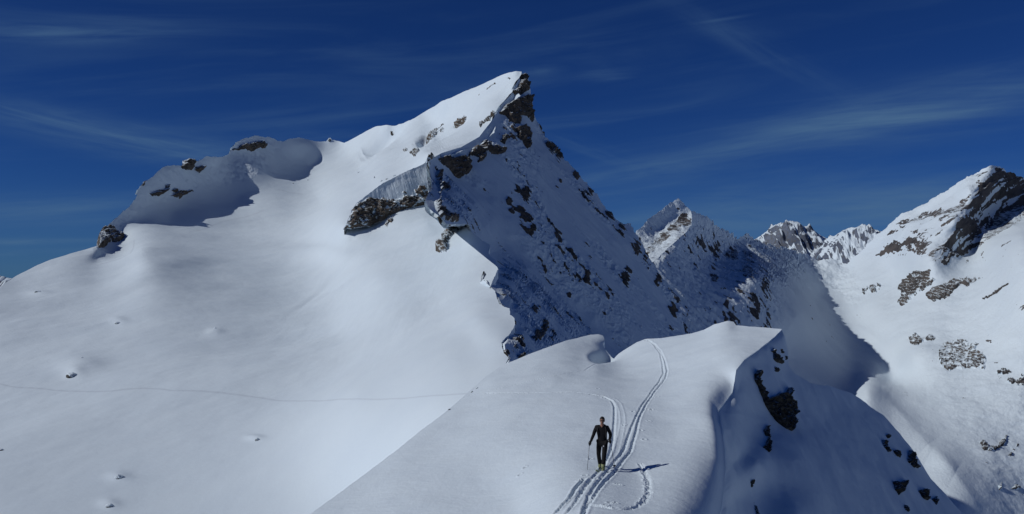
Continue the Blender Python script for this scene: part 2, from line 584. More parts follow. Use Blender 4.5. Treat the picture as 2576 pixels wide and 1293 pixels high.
pix = lambda L: np.asarray(L, float)
ridge_d = rough_line([r[:2] for r in RIDGE], 3.0, 3.2, 21, 0.16)
left_d = rough_line([r[:2] for r in SKY_LEFT], 5.0)
knoll_d = rough_line([r[:2] for r in SKY_KNOLL], 4.0, 3.0, 5, 0.12)
arm_d = rough_line([r[:2] for r in SKY_ARM], 5.0)
right_d = rough_line([r[:2] for r in SKY_RIGHT], 4.0, 5.0, 11, 0.10)

BASIN_CTRL = SKY_LEFT + SKY_KNOLL[::2] + SKY_ARM[::2] + RIDGE[1::2] + [
    (305, 600, 655), (360, 550, 700), (430, 545, 740), (520, 528, 790), (600, 505, 845), (630, 450, 910), (700, 435, 980), (780, 410, 1060),
    (600, 600, 700), (360, 640, 560), (245, 650, 575), (800, 500, 860), (900, 420, 960), (1000, 350, 990), (1100, 350, 860), (1010, 385, 850), (905, 500, 690), (960, 455, 720), (1010, 425, 735), (1050, 405, 715), (1080, 390, 690), (940, 560, 602), (1000, 528, 608), (1045, 518, 616), (700, 520, 830),
    (868, 575, 592), (845, 595, 602), (885, 600, 574), (1000, 580, 552), (1075, 560, 545), (950, 700, 440), (1150, 650, 420), (1100, 750, 350), (1200, 800, 270), (1190, 860, 240),
    (1150, 920, 215), (1000, 900, 268), (1100, 1010, 192), (900, 1000, 243), (900, 1293, 190), (600, 1293, 210), (300, 1293, 215), (0, 1293, 215), (-220, 1420, 190),
    (600, 1000, 300), (300, 1000, 310), (0, 1000, 320), (600, 800, 440), (300, 800, 430), (0, 850, 400), (850, 850, 375), (800, 650, 600), (-220, 1000, 330), (1150, 1420, 140)]
basin_depth = tps_fit(BASIN_CTRL)
basin = Patch(np.concatenate([left_d, knoll_d, arm_d, ridge_d, [(1400, 1440), (-220, 1440)]]), basin_depth, 7.0, 2)

# the shaded face falls away to the right of the crest at about 49 degrees: where each sight line meets that slope
_c = np.array(RIDGE, float)
_c = _c[np.argsort(_c[:, 2])]
_cp = unproject(_c[:, 0], _c[:, 1], _c[:, 2])
_yy = np.arange(150, 1000.0)
_xs = np.interp(_yy, _cp[:, 1], _cp[:, 0])
_zs = np.interp(_yy, _cp[:, 1], _cp[:, 2])
_k = np.hanning(181) / np.hanning(181).sum()
_xs = np.convolve(np.pad(_xs, 90, 'reflect', reflect_type='odd'), _k, 'valid')
_zs = np.convolve(np.pad(_zs, 90, 'reflect', reflect_type='odd'), _k, 'valid')


def face_hit(px, py, slope=math.tan(math.radians(49))):
    q = unproject(np.full(len(_yy), px), np.full(len(_yy), py), _yy)
    f = _zs - slope * (q[:, 0] - _xs) - q[:, 2]
    i = np.where((f[:-1] < 0) & (f[1:] >= 0))[0]
    return float(_yy[i[0]]) if len(i) else None


_gx, _gy = np.meshgrid(np.arange(1115, 1740, 42.0), np.arange(300, 960, 42.0))
_gx, _gy = _gx.ravel(), _gy.ravel()
_in = poly_sd(_gx, _gy, np.concatenate([[r[:2] for r in RIDGE[:-3]], [(1340, 980), (1745, 980)], [r[:2] for r in SKY_RIGHT[::-1]]])) > 6
face_ctrl = SKY_RIGHT[1::2] + [(a, b, h) for a, b, h in ((a, b, face_hit(a, b)) for a, b in zip(_gx[_in], _gy[_in])) if h]
face_ctrl += [(a, b, c - 1) for a, b, c in RIDGE[3:12:2]]
_open_face = tps_fit(face_ctrl, 3e-3)
_rl = rough_line(RIDGE, 4.0)
_rl = _rl[_rl[:, 1] > 560]


def face_depth(x, y):
    """the open slope, kept behind the overhanging cornice edge"""
    x, y = np.asarray(x, float), np.asarray(y, float)
    Y = _open_face(x, y)
    lim = np.zeros(len(x))
    near = np.where((y > 565) & (x < 1345))[0]
    d2 = (x[near, None] - _rl[None, :, 0]) ** 2 + (y[near, None] - _rl[None, :, 1]) ** 2
    i = d2.argmin(1)
    d = np.sqrt(d2[np.arange(len(near)), i])
    left = x[near] < np.interp(y[near], _rl[:, 1], _rl[:, 0])
    lim[near] = _rl[i, 2] + 5 + np.where(left, 0.7 * d, -1.3 * d)
    return np.maximum(Y, lim)

under_d = np.array([(1312, 184), (1296, 215), (1285, 238), (1262, 262), (1240, 300), (1205, 345), (1160, 370), (1110, 385), (1080, 405), (1080, 440), (1085, 470), (1070, 505), (1085, 535), (1140, 572), (1180, 600), (1212, 630), (1215, 680), (1205, 720), (1230, 770), (1260, 800), (1260, 840), (1235, 870), (1245, 910), (1230, 960)])
face = Patch(np.concatenate([under_d, [(1250, 1120), (1500, 1150), (1745, 1060)], right_d[::-1]]), face_depth, 6.0, 2)


# --- relief of the basin
def zone(p, poly, soft):
    return sstep(-soft, soft, poly_sd(p.px, p.py, poly))


def basin_relief(p):
    P = p.base
    calm = sstep(150, 320, P[:, 1])
    h = 0.9 * fbm(flat(P, 55, 70), 2, 0.5, 31) + 0.25 * fbm(flat(P, 17, 24), 3, 0.5, 32) + 0.05 * fbm(flat(P, 5, 7), 3, 0.5, 33)
    Pr = np.c_[P[:, 0] * .8 + P[:, 1] * .6, P[:, 1] * .8 - P[:, 0] * .6, P[:, 2]]
    h += (3.0 * fbm(flat(Pr, 170, 80), 2, 0.5, 30) + 0.7 * fbm(flat(Pr, 70, 30), 3, 0.5, 29) + 0.22 * fbm(flat(Pr, 26, 7), 4, 0.55, 28)) * calm
    h *= 0.6 + 0.8 * calm
    # rounded lip above the rock band, gully under the shoulder, pillow by the knolls
    crest = np.array([(880, 530), (905, 506), (960, 462), (1010, 436), (1050, 418), (1080, 402), (1096, 398)], float)
    cy = np.interp(p.px, crest[:, 0], crest[:, 1])
    t = (p.py - cy) * 0.85
    h += 0.0 * sstep(-75, -2, t) * (1 - sstep(0, 62, t)) * sstep(872, 930, p.px) * sstep(1098, 1075, p.px)
    for (ax, ay), (bx, by), wd, dp in [((1008, 314), (915, 382), 15, 17.0), ((1082, 338), (1050, 366), 9, 8.0), ((1180, 296), (1140, 312), 7, 5.0), ((945, 385), (905, 400), 9, 2.0), ((812, 392), (775, 412), 8, 2.0), ((980, 640), (720, 800), 8, 0.8), ((900, 640), (760, 770), 6, 0.9), ((870, 700), (800, 760), 5, 0.6)]:
        t = np.clip(((p.px - ax) * (bx - ax) + (p.py - ay) * (by - ay)) / ((bx - ax) ** 2 + (by - ay) ** 2), 0, 1)
        dd = np.hypot(p.px - ax - t * (bx - ax), p.py - ay - t * (by - ay))
        h -= dp * np.exp(-(dd / wd) ** 2) * np.sin(math.pi * np.clip(t * 0.9 + 0.05, 0, 1))
    for cx, cy, rx, ry, am in [(765, 372, 40, 20, 5.0), (542, 830, 22, 8, 1.0), (205, 915, 55, 24, 1.8), (190, 935, 26, 12, 1.0), (300, 1200, 30, 12, 0.7), (275, 1265, 26, 12, 0.6), (640, 1100, 22, 8, 0.6), (440, 660, 90, 16, 1.5), (300, 805, 24, 8, 0.8), (95, 735, 30, 7, 1.2), (760, 640, 120, 18, 2.0)]:
        h += am * np.exp(-((p.px - cx) / rx) ** 2 - ((p.py - cy) / ry) ** 2)
    fl = zone(p, [(640, 900), (860, 590), (1090, 540), (1180, 600), (1190, 720), (1000, 930)], 70)
    h += fl * (0.5 * fbm(flat(P, 11, 80), 4, 0.6, 35) - 0.5 * np.abs(fbm(flat(P, 26, 150), 3, 0.5, 36))) * (0.5 + 0.9 * fbm(flat(P, 50, 60), 2, 0.5, 39))
    up = zone(p, [(850, 380), (1000, 300), (1300, 180), (1320, 230), (1230, 330), (1080, 400), (900, 430)], 20)
    h += up * (2.4 * fbm(flat(P, 45, 28), 4, 0.5, 37))
    kn = zone(p, [(240, 620), (340, 480), (460, 395), (640, 335), (720, 350), (640, 450), (500, 470), (370, 520)], 10)
    h += kn * (2.3 * fbm(flat(P, 12, 12, 12), 5, 0.6, 38))
    return h


basin.P = basin.base + np.array([0.1, -0.25, 0.96]) * basin_relief(basin)[:, None]


# ski tracks across the basin: packed snow, groove shade painted as darker colour, no relief
Z8 = lambda L: [(a * .3777, 805 + b * .3777) for a, b in L]
Z1 = lambda L: [(a / 3, 268.3 + b / 3) for a, b in L]
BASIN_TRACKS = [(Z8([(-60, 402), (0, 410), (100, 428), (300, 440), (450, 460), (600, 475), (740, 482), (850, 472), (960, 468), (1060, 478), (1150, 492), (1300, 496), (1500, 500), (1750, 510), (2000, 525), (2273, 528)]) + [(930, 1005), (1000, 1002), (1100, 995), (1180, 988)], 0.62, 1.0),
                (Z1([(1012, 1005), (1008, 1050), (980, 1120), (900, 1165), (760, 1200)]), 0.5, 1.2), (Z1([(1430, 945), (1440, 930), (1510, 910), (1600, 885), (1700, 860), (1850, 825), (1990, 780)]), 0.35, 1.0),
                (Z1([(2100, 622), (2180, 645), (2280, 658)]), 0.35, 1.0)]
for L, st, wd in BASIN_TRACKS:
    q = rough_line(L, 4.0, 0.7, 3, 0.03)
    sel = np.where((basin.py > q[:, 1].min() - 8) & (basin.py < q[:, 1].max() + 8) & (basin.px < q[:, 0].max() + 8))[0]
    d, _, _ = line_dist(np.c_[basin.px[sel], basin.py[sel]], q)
    basin.pack[sel] = np.maximum(basin.pack[sel], st * np.exp(-(d / wd / 1.35) ** 2))  # colour only: painted shade fades out either side of the track line


# the buttress that carries the cliff band: a spur in front of the upper slope, its steep side turned from the sun
SPUR_TOP = [(866, 576, 573), (872, 562, 575), (884, 530, 581), (898, 511, 588), (925, 489, 597), (960, 463, 607), (1010, 437, 620), (1050, 419, 630), (1068, 410, 634), (1076, 396, 637), (1084, 388, 638), (1092, 396, 639), (1097, 402, 639.5)]
SPUR_END = [(1097, 402, 639.5), (1095, 427, 633), (1108, 467, 629), (1102, 494, 625), (1082, 514, 617)]
SPUR_FOOT = [(1082, 514, 617), (1060, 518, 612), (1030, 522, 605), (1000, 533, 599), (975, 545, 594), (950, 560, 588), (925, 568, 583), (895, 573, 578), (866, 576, 573)]
spur_depth = tps_fit(SPUR_TOP + SPUR_END[1:] + SPUR_FOOT[1:-1] + [(960, 500, 601), (1020, 475, 613), (1060, 460, 624), (915, 535, 586)])
top_d = rough_line([a[:2] for a in SPUR_TOP], 2.5, 2.5, 44, 0.15)
foot_d = rough_line([a[:2] for a in SPUR_FOOT], 2.5, 5.0, 45, 0.14)
spur = Patch(np.concatenate([top_d, rough_line([a[:2] for a in SPUR_END], 2.5)[1:], foot_d[1:]]), spur_depth, 3.0, 2)
P = spur.base
ft = np.interp(spur.px, [a[0] for a in SPUR_FOOT[::-1]], [a[1] for a in SPUR_FOOT[::-1]])
tp = np.interp(spur.px, [a[0] for a in SPUR_TOP], [a[1] for a in SPUR_TOP])
up = np.clip((ft - spur.py) / np.maximum(ft - tp, 8), 0, 1)          # 0 at the foot, 1 on the crest
cover = np.interp(spur.px, [866, 900, 950, 1000, 1050, 1080, 1100], [0.95, 0.72, 0.52, 0.42, 0.36, 0.5, 0.9])
n1 = fbm(P / np.array([7, 7, 9]), 5, 0.62, 171)
n2 = fbm(np.c_[(P[:, 0] + P[:, 1] * .6) / 3.2, P[:, 1] * 0, P[:, 2] / 22], 4, 0.6, 172)
spur.rock = np.clip(0.5 + 2.4 * (cover - up - 0.17) + 2.6 * n1 + 1.1 * n2, -0.5, 1.5)
spur.rock = np.where(up > cover + 0.22, -0.4, spur.rock)
inn = sstep(0, 7, np.abs(poly_sd(spur.px, spur.py, np.concatenate([top_d, foot_d]))))
spur.P = P + np.array([0.75, -0.6, 0.25]) * ((1.2 * fbm(P / 14, 3, 0.5, 173) + 0.7 * n2 * up + sstep(0.35, 0.8, spur.rock) * (1.0 + 2.2 * fbm(P / 5, 4, 0.6, 174, ridged=True))) * inn)[:, None]
spur.skirt(top_d, 110, 0.28, rows=6)
tag(spur.build('rock_spur', M_SPUR), kind='structure')


def face_relief(p):
    P = p.base
    edge = sstep(0, 30, np.abs(poly_sd(p.px, p.py, np.concatenate([ridge_d, [(1900, 1440), (1900, 100)]]))))
    g = 1 - np.abs(fbm(flat(P, 220, 48, 300), 3, 0.45, 41)) * 2.4
    brk = 0.4 + 0.9 * fbm(flat(P, 90, 60), 2, 0.5, 46)
    h = 4.5 * (g - 0.5) * brk + 2.6 * fbm(flat(P, 70, 30, 60), 4, 0.5, 42)
    crag = sstep(-0.15, 0.35, fbm(flat(P, 60, 38), 3, 0.5, 43))
    h += crag * 2.2 * fbm(flat(P, 9, 6, 9), 4, 0.6, 44, ridged=True)
    return h * edge, crag, edge


h, crag, edge = face_relief(face)
face.P = face.base + np.array([0.45, -0.45, 0.77]) * h[:, None]
P = face.base
spk = fbm(np.c_[(P[:, 0] + 0.55 * P[:, 2]) / 13, P[:, 1] / 10, P[:, 2] / 16], 5, 0.65, 51)
rock = 0.5 + (spk - 0.30 + 0.22 * (crag - 0.4)) * 4.5
FACE_ROCKS = [(1320, 490, 24, 40), (1300, 480, 22, 18), (1320, 555, 28, 34), (1335, 580, 18, 20), (1310, 530, 35, 14), (1280, 505, 10, 16), (1410, 385, 20, 34), (1395, 372, 16, 22), (1450, 440, 12, 20), (1485, 485, 14, 24), (1535, 540, 18, 26), (1560, 575, 22, 30),
              (1600, 620, 22, 30), (1625, 640, 14, 26), (1575, 690, 18, 34), (1400, 590, 14, 22), (1440, 640, 22, 40), (1475, 700, 14, 30), (1370, 680, 8, 18), (1405, 600, 10, 30),
              (1290, 815, 16, 40), (1310, 770, 20, 16), (1345, 780, 18, 22), (1370, 820, 16, 30), (1300, 870, 26, 34), (1350, 850, 24, 18), (1390, 840, 12, 22), (1275, 890, 16, 24), (1310, 900, 24, 14), (1430, 745, 10, 16), (1525, 750, 12, 30), (1655, 700, 14, 30), (1695, 770, 16, 40), (1410, 455, 8, 12), (1215, 690, 18, 14), (1250, 780, 10, 40)]
for cx, cy, rx, ry in FACE_ROCKS:
    b = np.exp(-(((face.px - cx) / rx) ** 2 + ((face.py - cy) / ry) ** 2))
    rock = np.maximum(rock, 0.5 + 3.2 * (b * 0.75 + (spk - 0.18) * sstep(0.05, 0.6, b) - 0.42 * 1) * (b > 0.05) - 2.0 * (b <= 0.05))
face.rock = np.clip(rock, -0.5, 1.5)
# bare rock stands proud of the snow
face.P += np.array([0.45, -0.55, 0.6]) * (sstep(0.4, 0.8, face.rock) * (1.0 + 1.6 * fbm(flat(P, 5, 5, 5), 4, 0.6, 53)))[:, None] * edge[:, None]
basin.skirt(left_d, 300, 0.35)
basin.skirt(knoll_d, 220, 1.0)
basin.skirt(arm_d, 260, 0.9)
basin.skirt(ridge_d[ridge_d[:, 1] > 600], 2.0, 1.6, rows=3)
face.skirt(right_d, 320, 0.9)
basin.Nn = vnormals(basin.P, basin.T)
face.Nn = vnormals(face.P, face.T)
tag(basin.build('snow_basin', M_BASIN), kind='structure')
tag(face.build('mountain_face', M_FACE), kind='structure')

# ------------------------------------------------------------------ second peak, valley and the mountain across it
P2_SKY = [(1540, 640, 1420), (1575, 600, 1460), (1595, 590, 1480), (1612, 576, 1500), (1633, 553, 1530), (1653, 536, 1550), (1678, 518, 1575), (1690, 508, 1590), (1708, 497, 1600), (1720, 511, 1600), (1738, 531, 1595)]
P2_ARETE = [(1738, 531, 1595), (1741, 549, 1575), (1740, 567, 1555), (1718, 592, 1490), (1700, 606, 1440), (1678, 626, 1390), (1660, 644, 1345), (1638, 663, 1300), (1600, 700, 1240), (1560, 760, 1180)]
V_SKY = [(1738, 531, 1595), (1765, 541, 1680), (1790, 556, 1760), (1810, 576, 1840), (1840, 588, 1930), (1858, 601, 2000), (1868, 594, 2030), (1877, 590, 2050), (1887, 594, 2080), (1903, 606, 2120), (1930, 615, 2220), (1953, 621, 2300), (1978, 625, 2400),
         (2003, 633, 2480), (2028, 640, 2560), (2060, 655, 2560), (2075, 652, 2540), (2092, 650, 2530), (2110, 656, 2520), (2132, 661, 2480), (2160, 638, 2450)]
G_SKY = [(2160, 638, 2450), (2209, 588, 2400), (2227, 573, 2380), (2249, 551, 2360), (2269, 535, 2330), (2297, 528, 2310), (2332, 513, 2280), (2372, 491, 2250), (2407, 468, 2220), (2447, 443, 2180), (2472, 423, 2160), (2494, 411, 2150),
         (2515, 416, 2170), (2532, 428, 2190), (2557, 436, 2210), (2576, 450, 2230), (2640, 430, 2250), (2780, 520, 2300)]
p2_ctrl = P2_SKY + P2_ARETE + [(1660, 600, 1500), (1690, 560, 1555), (1610, 640, 1380)]
p2_depth = tps_fit(p2_ctrl)
arete_d = rough_line([a[:2] for a in P2_ARETE], 2.5, 5.0, 61, 0.12)
p2sky_d = rough_line([a[:2] for a in P2_SKY], 2.5, 4.0, 62, 0.12)
vsky_d = rough_line([a[:2] for a in V_SKY], 3.0, 5.0, 63, 0.11)
gsky_d = rough_line([a[:2] for a in G_SKY], 3.0, 4.0, 64, 0.10)
peak = Patch(np.concatenate([p2sky_d, arete_d, [(1540, 760)]]), p2_depth, 4.0, 2)

v_ctrl = V_SKY[1:] + G_SKY[1:] + [(a, b, float(p2_depth([a], [b])[0])) for a, b in arete_d[::4]] + [
    (1700, 760, 1250), (1850, 820, 1350), (1900, 700, 1600), (2000, 800, 1640), (1750, 900, 1150), (1980, 900, 1470), (2080, 950, 1540), (2150, 970, 1550), (1960, 680, 2000), (2060, 745, 2150), (1820, 640, 1750),
    (2200, 890, 1760), (2140, 815, 1960), (2240, 958, 1620), (2180, 985, 1430), (2240, 1070, 1330), (2330, 1190, 1200), (2400, 1293, 1100), (2100, 1050, 1350), (2200, 1200, 1180), (1900, 1100, 1000), (2000, 1440, 900), (1650, 950, 1000), (2300, 1440, 980),
    (2300, 900, 1600), (2200, 780, 1950), (2300, 780, 1800), (2150, 700, 2300), (2180, 690, 2250), (2250, 690, 2120), (2300, 1020, 1430), (2576, 1293, 1180), (2576, 900, 1450), (2576, 600, 1750), (2400, 700, 1830), (2400, 850, 1620), (2450, 1050, 1360),
    (2440, 475, 2090), (2400, 560, 1990), (2340, 655, 1880), (2500, 560, 2120), (2576, 500, 2200), (2450, 630, 2000), (2576, 552, 2080), (2400, 668, 1890), (2500, 615, 1880), (2780, 620, 1850), (2780, 900, 1450), (2780, 1440, 1080), (2576, 1440, 1080)]
v_depth = tps_fit(v_ctrl)
valley = Patch(np.concatenate([arete_d[::-1], vsky_d, gsky_d, [(2780, 1440), (2000, 1440), (1700, 1100), (1560, 900)]]), v_depth, 7.0, 2)

P = peak.base
hh = 6 * fbm(flat(P, 60, 60, 60), 4, 0.55, 71) + 5 * fbm(flat(P, 90, 22), 4, 0.55, 72) + 3.0 * fbm(flat(P, 12, 12, 12), 4, 0.6, 73)
am = np.minimum(1, np.abs(poly_sd(peak.px, peak.py, np.concatenate([arete_d, [(1540, 1000), (2400, 1000), (2400, 400), (1738, 400)]]))) / 12)
peak.P = peak.base + np.array([-0.3, -0.5, 0.8]) * (hh * am)[:, None]
spk = fbm(np.c_[P[:, 0] / 22, P[:, 1] / 22, P[:, 2] / 22], 5, 0.65, 74)
rk = np.full(len(P), -0.4)
for poly, st in [([(1728, 528), (1741, 550), (1738, 566), (1700, 585), (1670, 606), (1640, 640), (1622, 640), (1650, 600), (1690, 565), (1712, 540)], 1.0),
                 ([(1712, 590), (1719, 582), (1720, 598), (1680, 622), (1655, 640), (1680, 612)], 0.9), ([(1570, 570), (1600, 585), (1620, 625), (1600, 640), (1575, 600)], 1.0), ([(1698, 524), (1712, 515), (1716, 528), (1704, 532)], 0.8)]:
    sd = poly_sd(peak.px, peak.py, poly)
    rk = np.maximum(rk, 0.5 + (sstep(-8, 8, sd) - 0.62 + 1.5 * (spk - 0.05)) * 1.6 * st)
rk = np.maximum(rk, 0.5 + 3 * (spk - 0.34))
peak.rock = np.clip(rk, -0.5, 1.4)

P = valley.base
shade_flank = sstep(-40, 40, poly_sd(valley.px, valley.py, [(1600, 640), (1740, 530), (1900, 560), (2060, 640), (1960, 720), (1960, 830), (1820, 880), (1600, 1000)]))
gmt = sstep(-30, 30, poly_sd(valley.px, valley.py, [(2200, 560), (2490, 380), (2800, 380), (2800, 570), (2576, 560), (2440, 640), (2340, 668), (2230, 650), (2180, 640)]))
slope = sstep(-60, 60, poly_sd(valley.px, valley.py, [(2140, 660), (2330, 670), (2450, 650), (2800, 560), (2800, 1500), (2500, 1300), (2330, 960), (2220, 800)]))
vd = np.minimum(1, np.abs(poly_sd(valley.px, valley.py, np.concatenate([arete_d, [(1400, 1000), (1400, 400), (1738, 400)]]))) / 14)
hh = shade_flank * (9 * (0.5 - np.abs(fbm(flat(P, 260, 38), 3, 0.5, 81)) * 2) + 5 * fbm(flat(P, 45, 16, 40), 4, 0.6, 82) + 2.0 * fbm(flat(P, 10, 10, 10), 3, 0.6, 83))
hh += gmt * (20 * fbm(flat(P, 150, 150, 90), 3, 0.5, 84) + 9 * fbm(np.c_[(P[:, 0] + 0.55 * P[:, 2]) / 110, P[:, 1] / 140, (P[:, 2] - 0.55 * P[:, 0]) / 26], 4, 0.55, 98) + 1.8 * fbm(flat(P, 16, 16, 12), 3, 0.55, 85))
hh += slope * (9 * fbm(flat(P, 110, 110, 80), 4, 0.5, 86) + 2.2 * fbm(flat(P, 26, 14, 26), 4, 0.55, 87))
hh += (1 - np.maximum(np.maximum(shade_flank, gmt), slope)) * (3.5 * fbm(flat(P, 70, 120), 3, 0.45, 88))
vkn = sstep(-14, 14, poly_sd(valley.px, valley.py, [(1960, 622), (2060, 645), (2130, 655), (2180, 720), (2150, 770), (2100, 730), (2030, 670)]))
hh += vkn * 10 * fbm(flat(P, 30, 60, 40), 4, 0.6, 89)
for (ax, ay), (bx, by), wd, am_ in [((2185, 960), (2330, 1130), 40, 8.0), ((2330, 1130), (2470, 1293), 45, 9.0), ((2215, 985), (2330, 985), 26, 5.0), ((2330, 1160), (2400, 1200), 34, 6.0), ((2150, 820), (2240, 880), 22, 4.0)]:
    t = np.clip(((valley.px - ax) * (bx - ax) + (valley.py - ay) * (by - ay)) / ((bx - ax) ** 2 + (by - ay) ** 2), 0, 1)
    wx = 10 * fbm(np.c_[valley.px * .02, valley.py * .02, valley.px * 0], 3, 0.5, 97)
    dd = np.hypot(valley.px - ax - t * (bx - ax) + wx, valley.py - ay - t * (by - ay) + wx)
    hh = hh + am_ * np.exp(-(dd / wd) ** 1.4) * np.sin(math.pi * np.clip(0.12 + t * 0.76, 0, 1))
valley.P = valley.base + np.array([0.1, -0.45, 0.88]) * (hh * vd)[:, None]
spk = fbm(np.c_[P[:, 0] / 26, P[:, 1] / 18, P[:, 2] / 20], 5, 0.65, 91)
spk2 = fbm(np.c_[P[:, 0] / 15, P[:, 1] / 12, P[:, 2] / 9], 5, 0.7, 95)
bed = fbm(np.c_[(P[:, 0] + 0.55 * P[:, 2]) / 90, P[:, 1] / 130, (P[:, 2] - 0.55 * P[:, 0]) / 15], 5, 0.62, 92)
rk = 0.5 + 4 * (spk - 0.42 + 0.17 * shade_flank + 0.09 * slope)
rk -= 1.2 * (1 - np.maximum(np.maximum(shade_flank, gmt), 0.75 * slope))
for cx, cy, rx, ry in [(1795, 700, 12, 30), (1830, 760, 10, 20), (1850, 800, 22, 26), (1900, 770, 26, 40), (1925, 720, 18, 40), (1880, 690, 20, 26), (1800, 630, 14, 20), (1760, 610, 16, 20), (1715, 830, 10, 30), (1700, 760, 10, 30), (1840, 640, 20, 20), (1930, 800, 10, 30), (1880, 650, 24, 24)]:
    b = np.exp(-(((valley.px - cx) / rx) ** 2 + ((valley.py - cy) / ry) ** 2))
    rk = np.where(b > 0.05, np.maximum(rk, 0.5 + 3 * (b * 0.45 + (spk - 0.18) - 0.12)), rk)
for poly, soft, cover in [([(2450, 440), (2495, 415), (2600, 440), (2800, 440), (2800, 540), (2576, 552), (2500, 600), (2440, 632), (2385, 664), (2350, 662), (2325, 652), (2350, 620), (2390, 590), (2420, 540), (2455, 480)], 10, 0.16),
                          ([(2447, 455), (2460, 470), (2420, 540), (2380, 580), (2330, 640), (2270, 650), (2200, 640), (2240, 610), (2300, 575), (2340, 560), (2400, 520)], 10, -0.02),
                          ([(2250, 555), (2330, 520), (2400, 500), (2350, 560), (2260, 590), (2215, 600)], 10, -0.14),
                          ([(2202, 640), (2290, 610), (2300, 625), (2260, 648), (2228, 655)], 6, 0.05)]:
    sd = poly_sd(valley.px, valley.py, poly)
    rk = np.maximum(rk, 0.5 + (sstep(-soft, soft, sd) - 0.95 + 0.7 * spk2 + 1.7 * bed + 0.3 * spk + cover) * 1.3)
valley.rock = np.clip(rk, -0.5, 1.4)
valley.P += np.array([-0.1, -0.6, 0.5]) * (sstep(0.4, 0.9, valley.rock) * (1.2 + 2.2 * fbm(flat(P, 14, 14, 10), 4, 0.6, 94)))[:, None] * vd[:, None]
peak.skirt(p2sky_d, 500, 0.9)
valley.skirt(vsky_d, 700, 0.8)
valley.skirt(gsky_d, 700, 0.8)
valley.Nn = vnormals(valley.P, valley.T)
tag(peak.build('mountain_peak', M_FAR), kind='structure')
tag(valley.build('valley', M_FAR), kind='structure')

# distant summits: each one a ridge with two flanks
def distant(name, sky, Y, run, seed, amp, shade_dir, rock_bias, mat=None):
    top = rough_line([(a, b, Y) for a, b in sky], 1.6, 2.5, seed, 0.3)
    P0 = unproject(top[:, 0], top[:, 1], top[:, 2])
    rows = 46
    V = []
    for k in range(-12, rows):
        t = k / rows
        s = run * (abs(t) ** 0.9)
        Q = P0.copy()
        Q[:, 1] += -s if k >= 0 else s
        Q[:, 2] -= s * 0.75
        fade = min(1, abs(t) * 9)
        Q[:, 2] += amp * fade * (0.9 - 2.2 * np.abs(fbm(flat(Q, run * 0.22, run * 0.8), 4, 0.5, seed)))
        Q[:, 2] += amp * 0.3 * fade * fbm(flat(Q, run * 0.08, run * 0.08, run * .08), 3, 0.5, seed + 3)
        Q[:, 0] += shade_dir * s * 0.3
        V.append(Q)
    V = np.concatenate(V)
    m, R = len(P0), rows + 12
    i, j = np.meshgrid(np.arange(R - 1), np.arange(m - 1), indexing='ij')
    a = (i * m + j).ravel()
    T = np.concatenate([np.c_[a, a + m, a + 1], np.c_[a + 1, a + m, a + m + 1]])
    n = vnormals(V, T)
    if n[:, 2].mean() < 0:
        T = T[:, ::-1]
        n = -n
    rk = 0.5 + 2.0 * (fbm(V / (run * 0.06), 5, 0.65, seed + 5) - 0.12 + (0.62 - n[:, 2]) * 1.1 + rock_bias)
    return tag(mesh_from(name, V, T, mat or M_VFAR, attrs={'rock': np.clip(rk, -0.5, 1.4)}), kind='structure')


distant('distant_mountain', [(1860, 640), (1903, 600), (1923, 586), (1940, 571), (1963, 560), (1985, 562), (2000, 573), (2012, 571), (2023, 573), (2040, 576), (2058, 588), (2090, 606), (2115, 626), (2150, 660)], 6200, 900, 101, 120, 0.3, 0.20)
distant('distant_mountain', [(2060, 640), (2102, 598), (2117, 581), (2134, 574), (2152, 573), (2170, 563), (2185, 571), (2202, 578), (2220, 583), (2260, 600)], 4600, 700, 107, 85, -0.2, 0.06)
distant('distant_mountain', [(-260, 700), (-120, 692), (-60, 697), (-20, 693), (5, 694), (20, 699), (60, 704), (140, 712)], 16000, 1500, 113, 120, 0.2, 0.15)

# ------------------------------------------------------------------ ground far below, out to the horizon
gx = np.concatenate([-np.geomspace(60000, 400, 34), np.linspace(-300, 300, 7), np.geomspace(400, 60000, 34)])
GX, GY = np.meshgrid(gx, gx + 3000)
GV = np.c_[GX.ravel(), GY.ravel(), np.zeros(GX.size)]
GV[:, 2] = -780 + 160 * fbm(flat(GV, 5000, 5000), 4, 0.5, 121)
k = len(gx)
i, j = np.meshgrid(np.arange(k - 1), np.arange(k - 1), indexing='ij')
a = (i * k + j).ravel()
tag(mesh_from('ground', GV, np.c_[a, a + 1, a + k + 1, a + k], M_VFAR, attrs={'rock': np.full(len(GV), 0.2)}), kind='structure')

# ------------------------------------------------------------------ the near ridge
CORNICE = [(1967, 828, 60), (1950, 846, 57.4), (1928, 864, 54.4), (1900, 885, 51.2), (1872, 905, 48.3), (1852, 930, 46.3), (1848, 955, 45.6), (1842, 976, 44.6), (1822, 992, 42.9), (1806, 1006, 41), (1808, 1024, 39), (1815, 1045, 37.2),
           (1822, 1085, 35), (1825, 1130, 32.7), (1822, 1180, 30.2), (1815, 1230, 27.8), (1802, 1270, 25.5), (1790, 1300, 24), (1740, 1440, 19.5)]
CREST = [(600, 1440, 29), (780, 1293, 36.4), (900, 1206, 41), (1000, 1130, 45.5), (1060, 1082, 49), (1130, 1029, 54), (1185, 980, 60), (1225, 945, 65), (1260, 921, 68.5), (1330, 891, 72.5), (1420, 858, 77), (1486, 842, 82), (1505, 841, 82.5), (1517, 844, 82.5), (1521, 856, 81), (1516, 867, 80), (1521, 877, 79), (1531, 885, 78),
         (1545, 894, 76), (1562, 886, 76.5), (1580, 874, 77), (1602, 861, 77.5), (1623, 853, 77), (1660, 851, 75), (1700, 845, 72.5), (1740, 838, 71), (1770, 830, 70), (1800, 815, 69), (1830, 807, 68), (1845, 809, 67), (1852, 818, 66), (1880, 821, 65), (1925, 824, 62.5), (1967, 828, 60)]
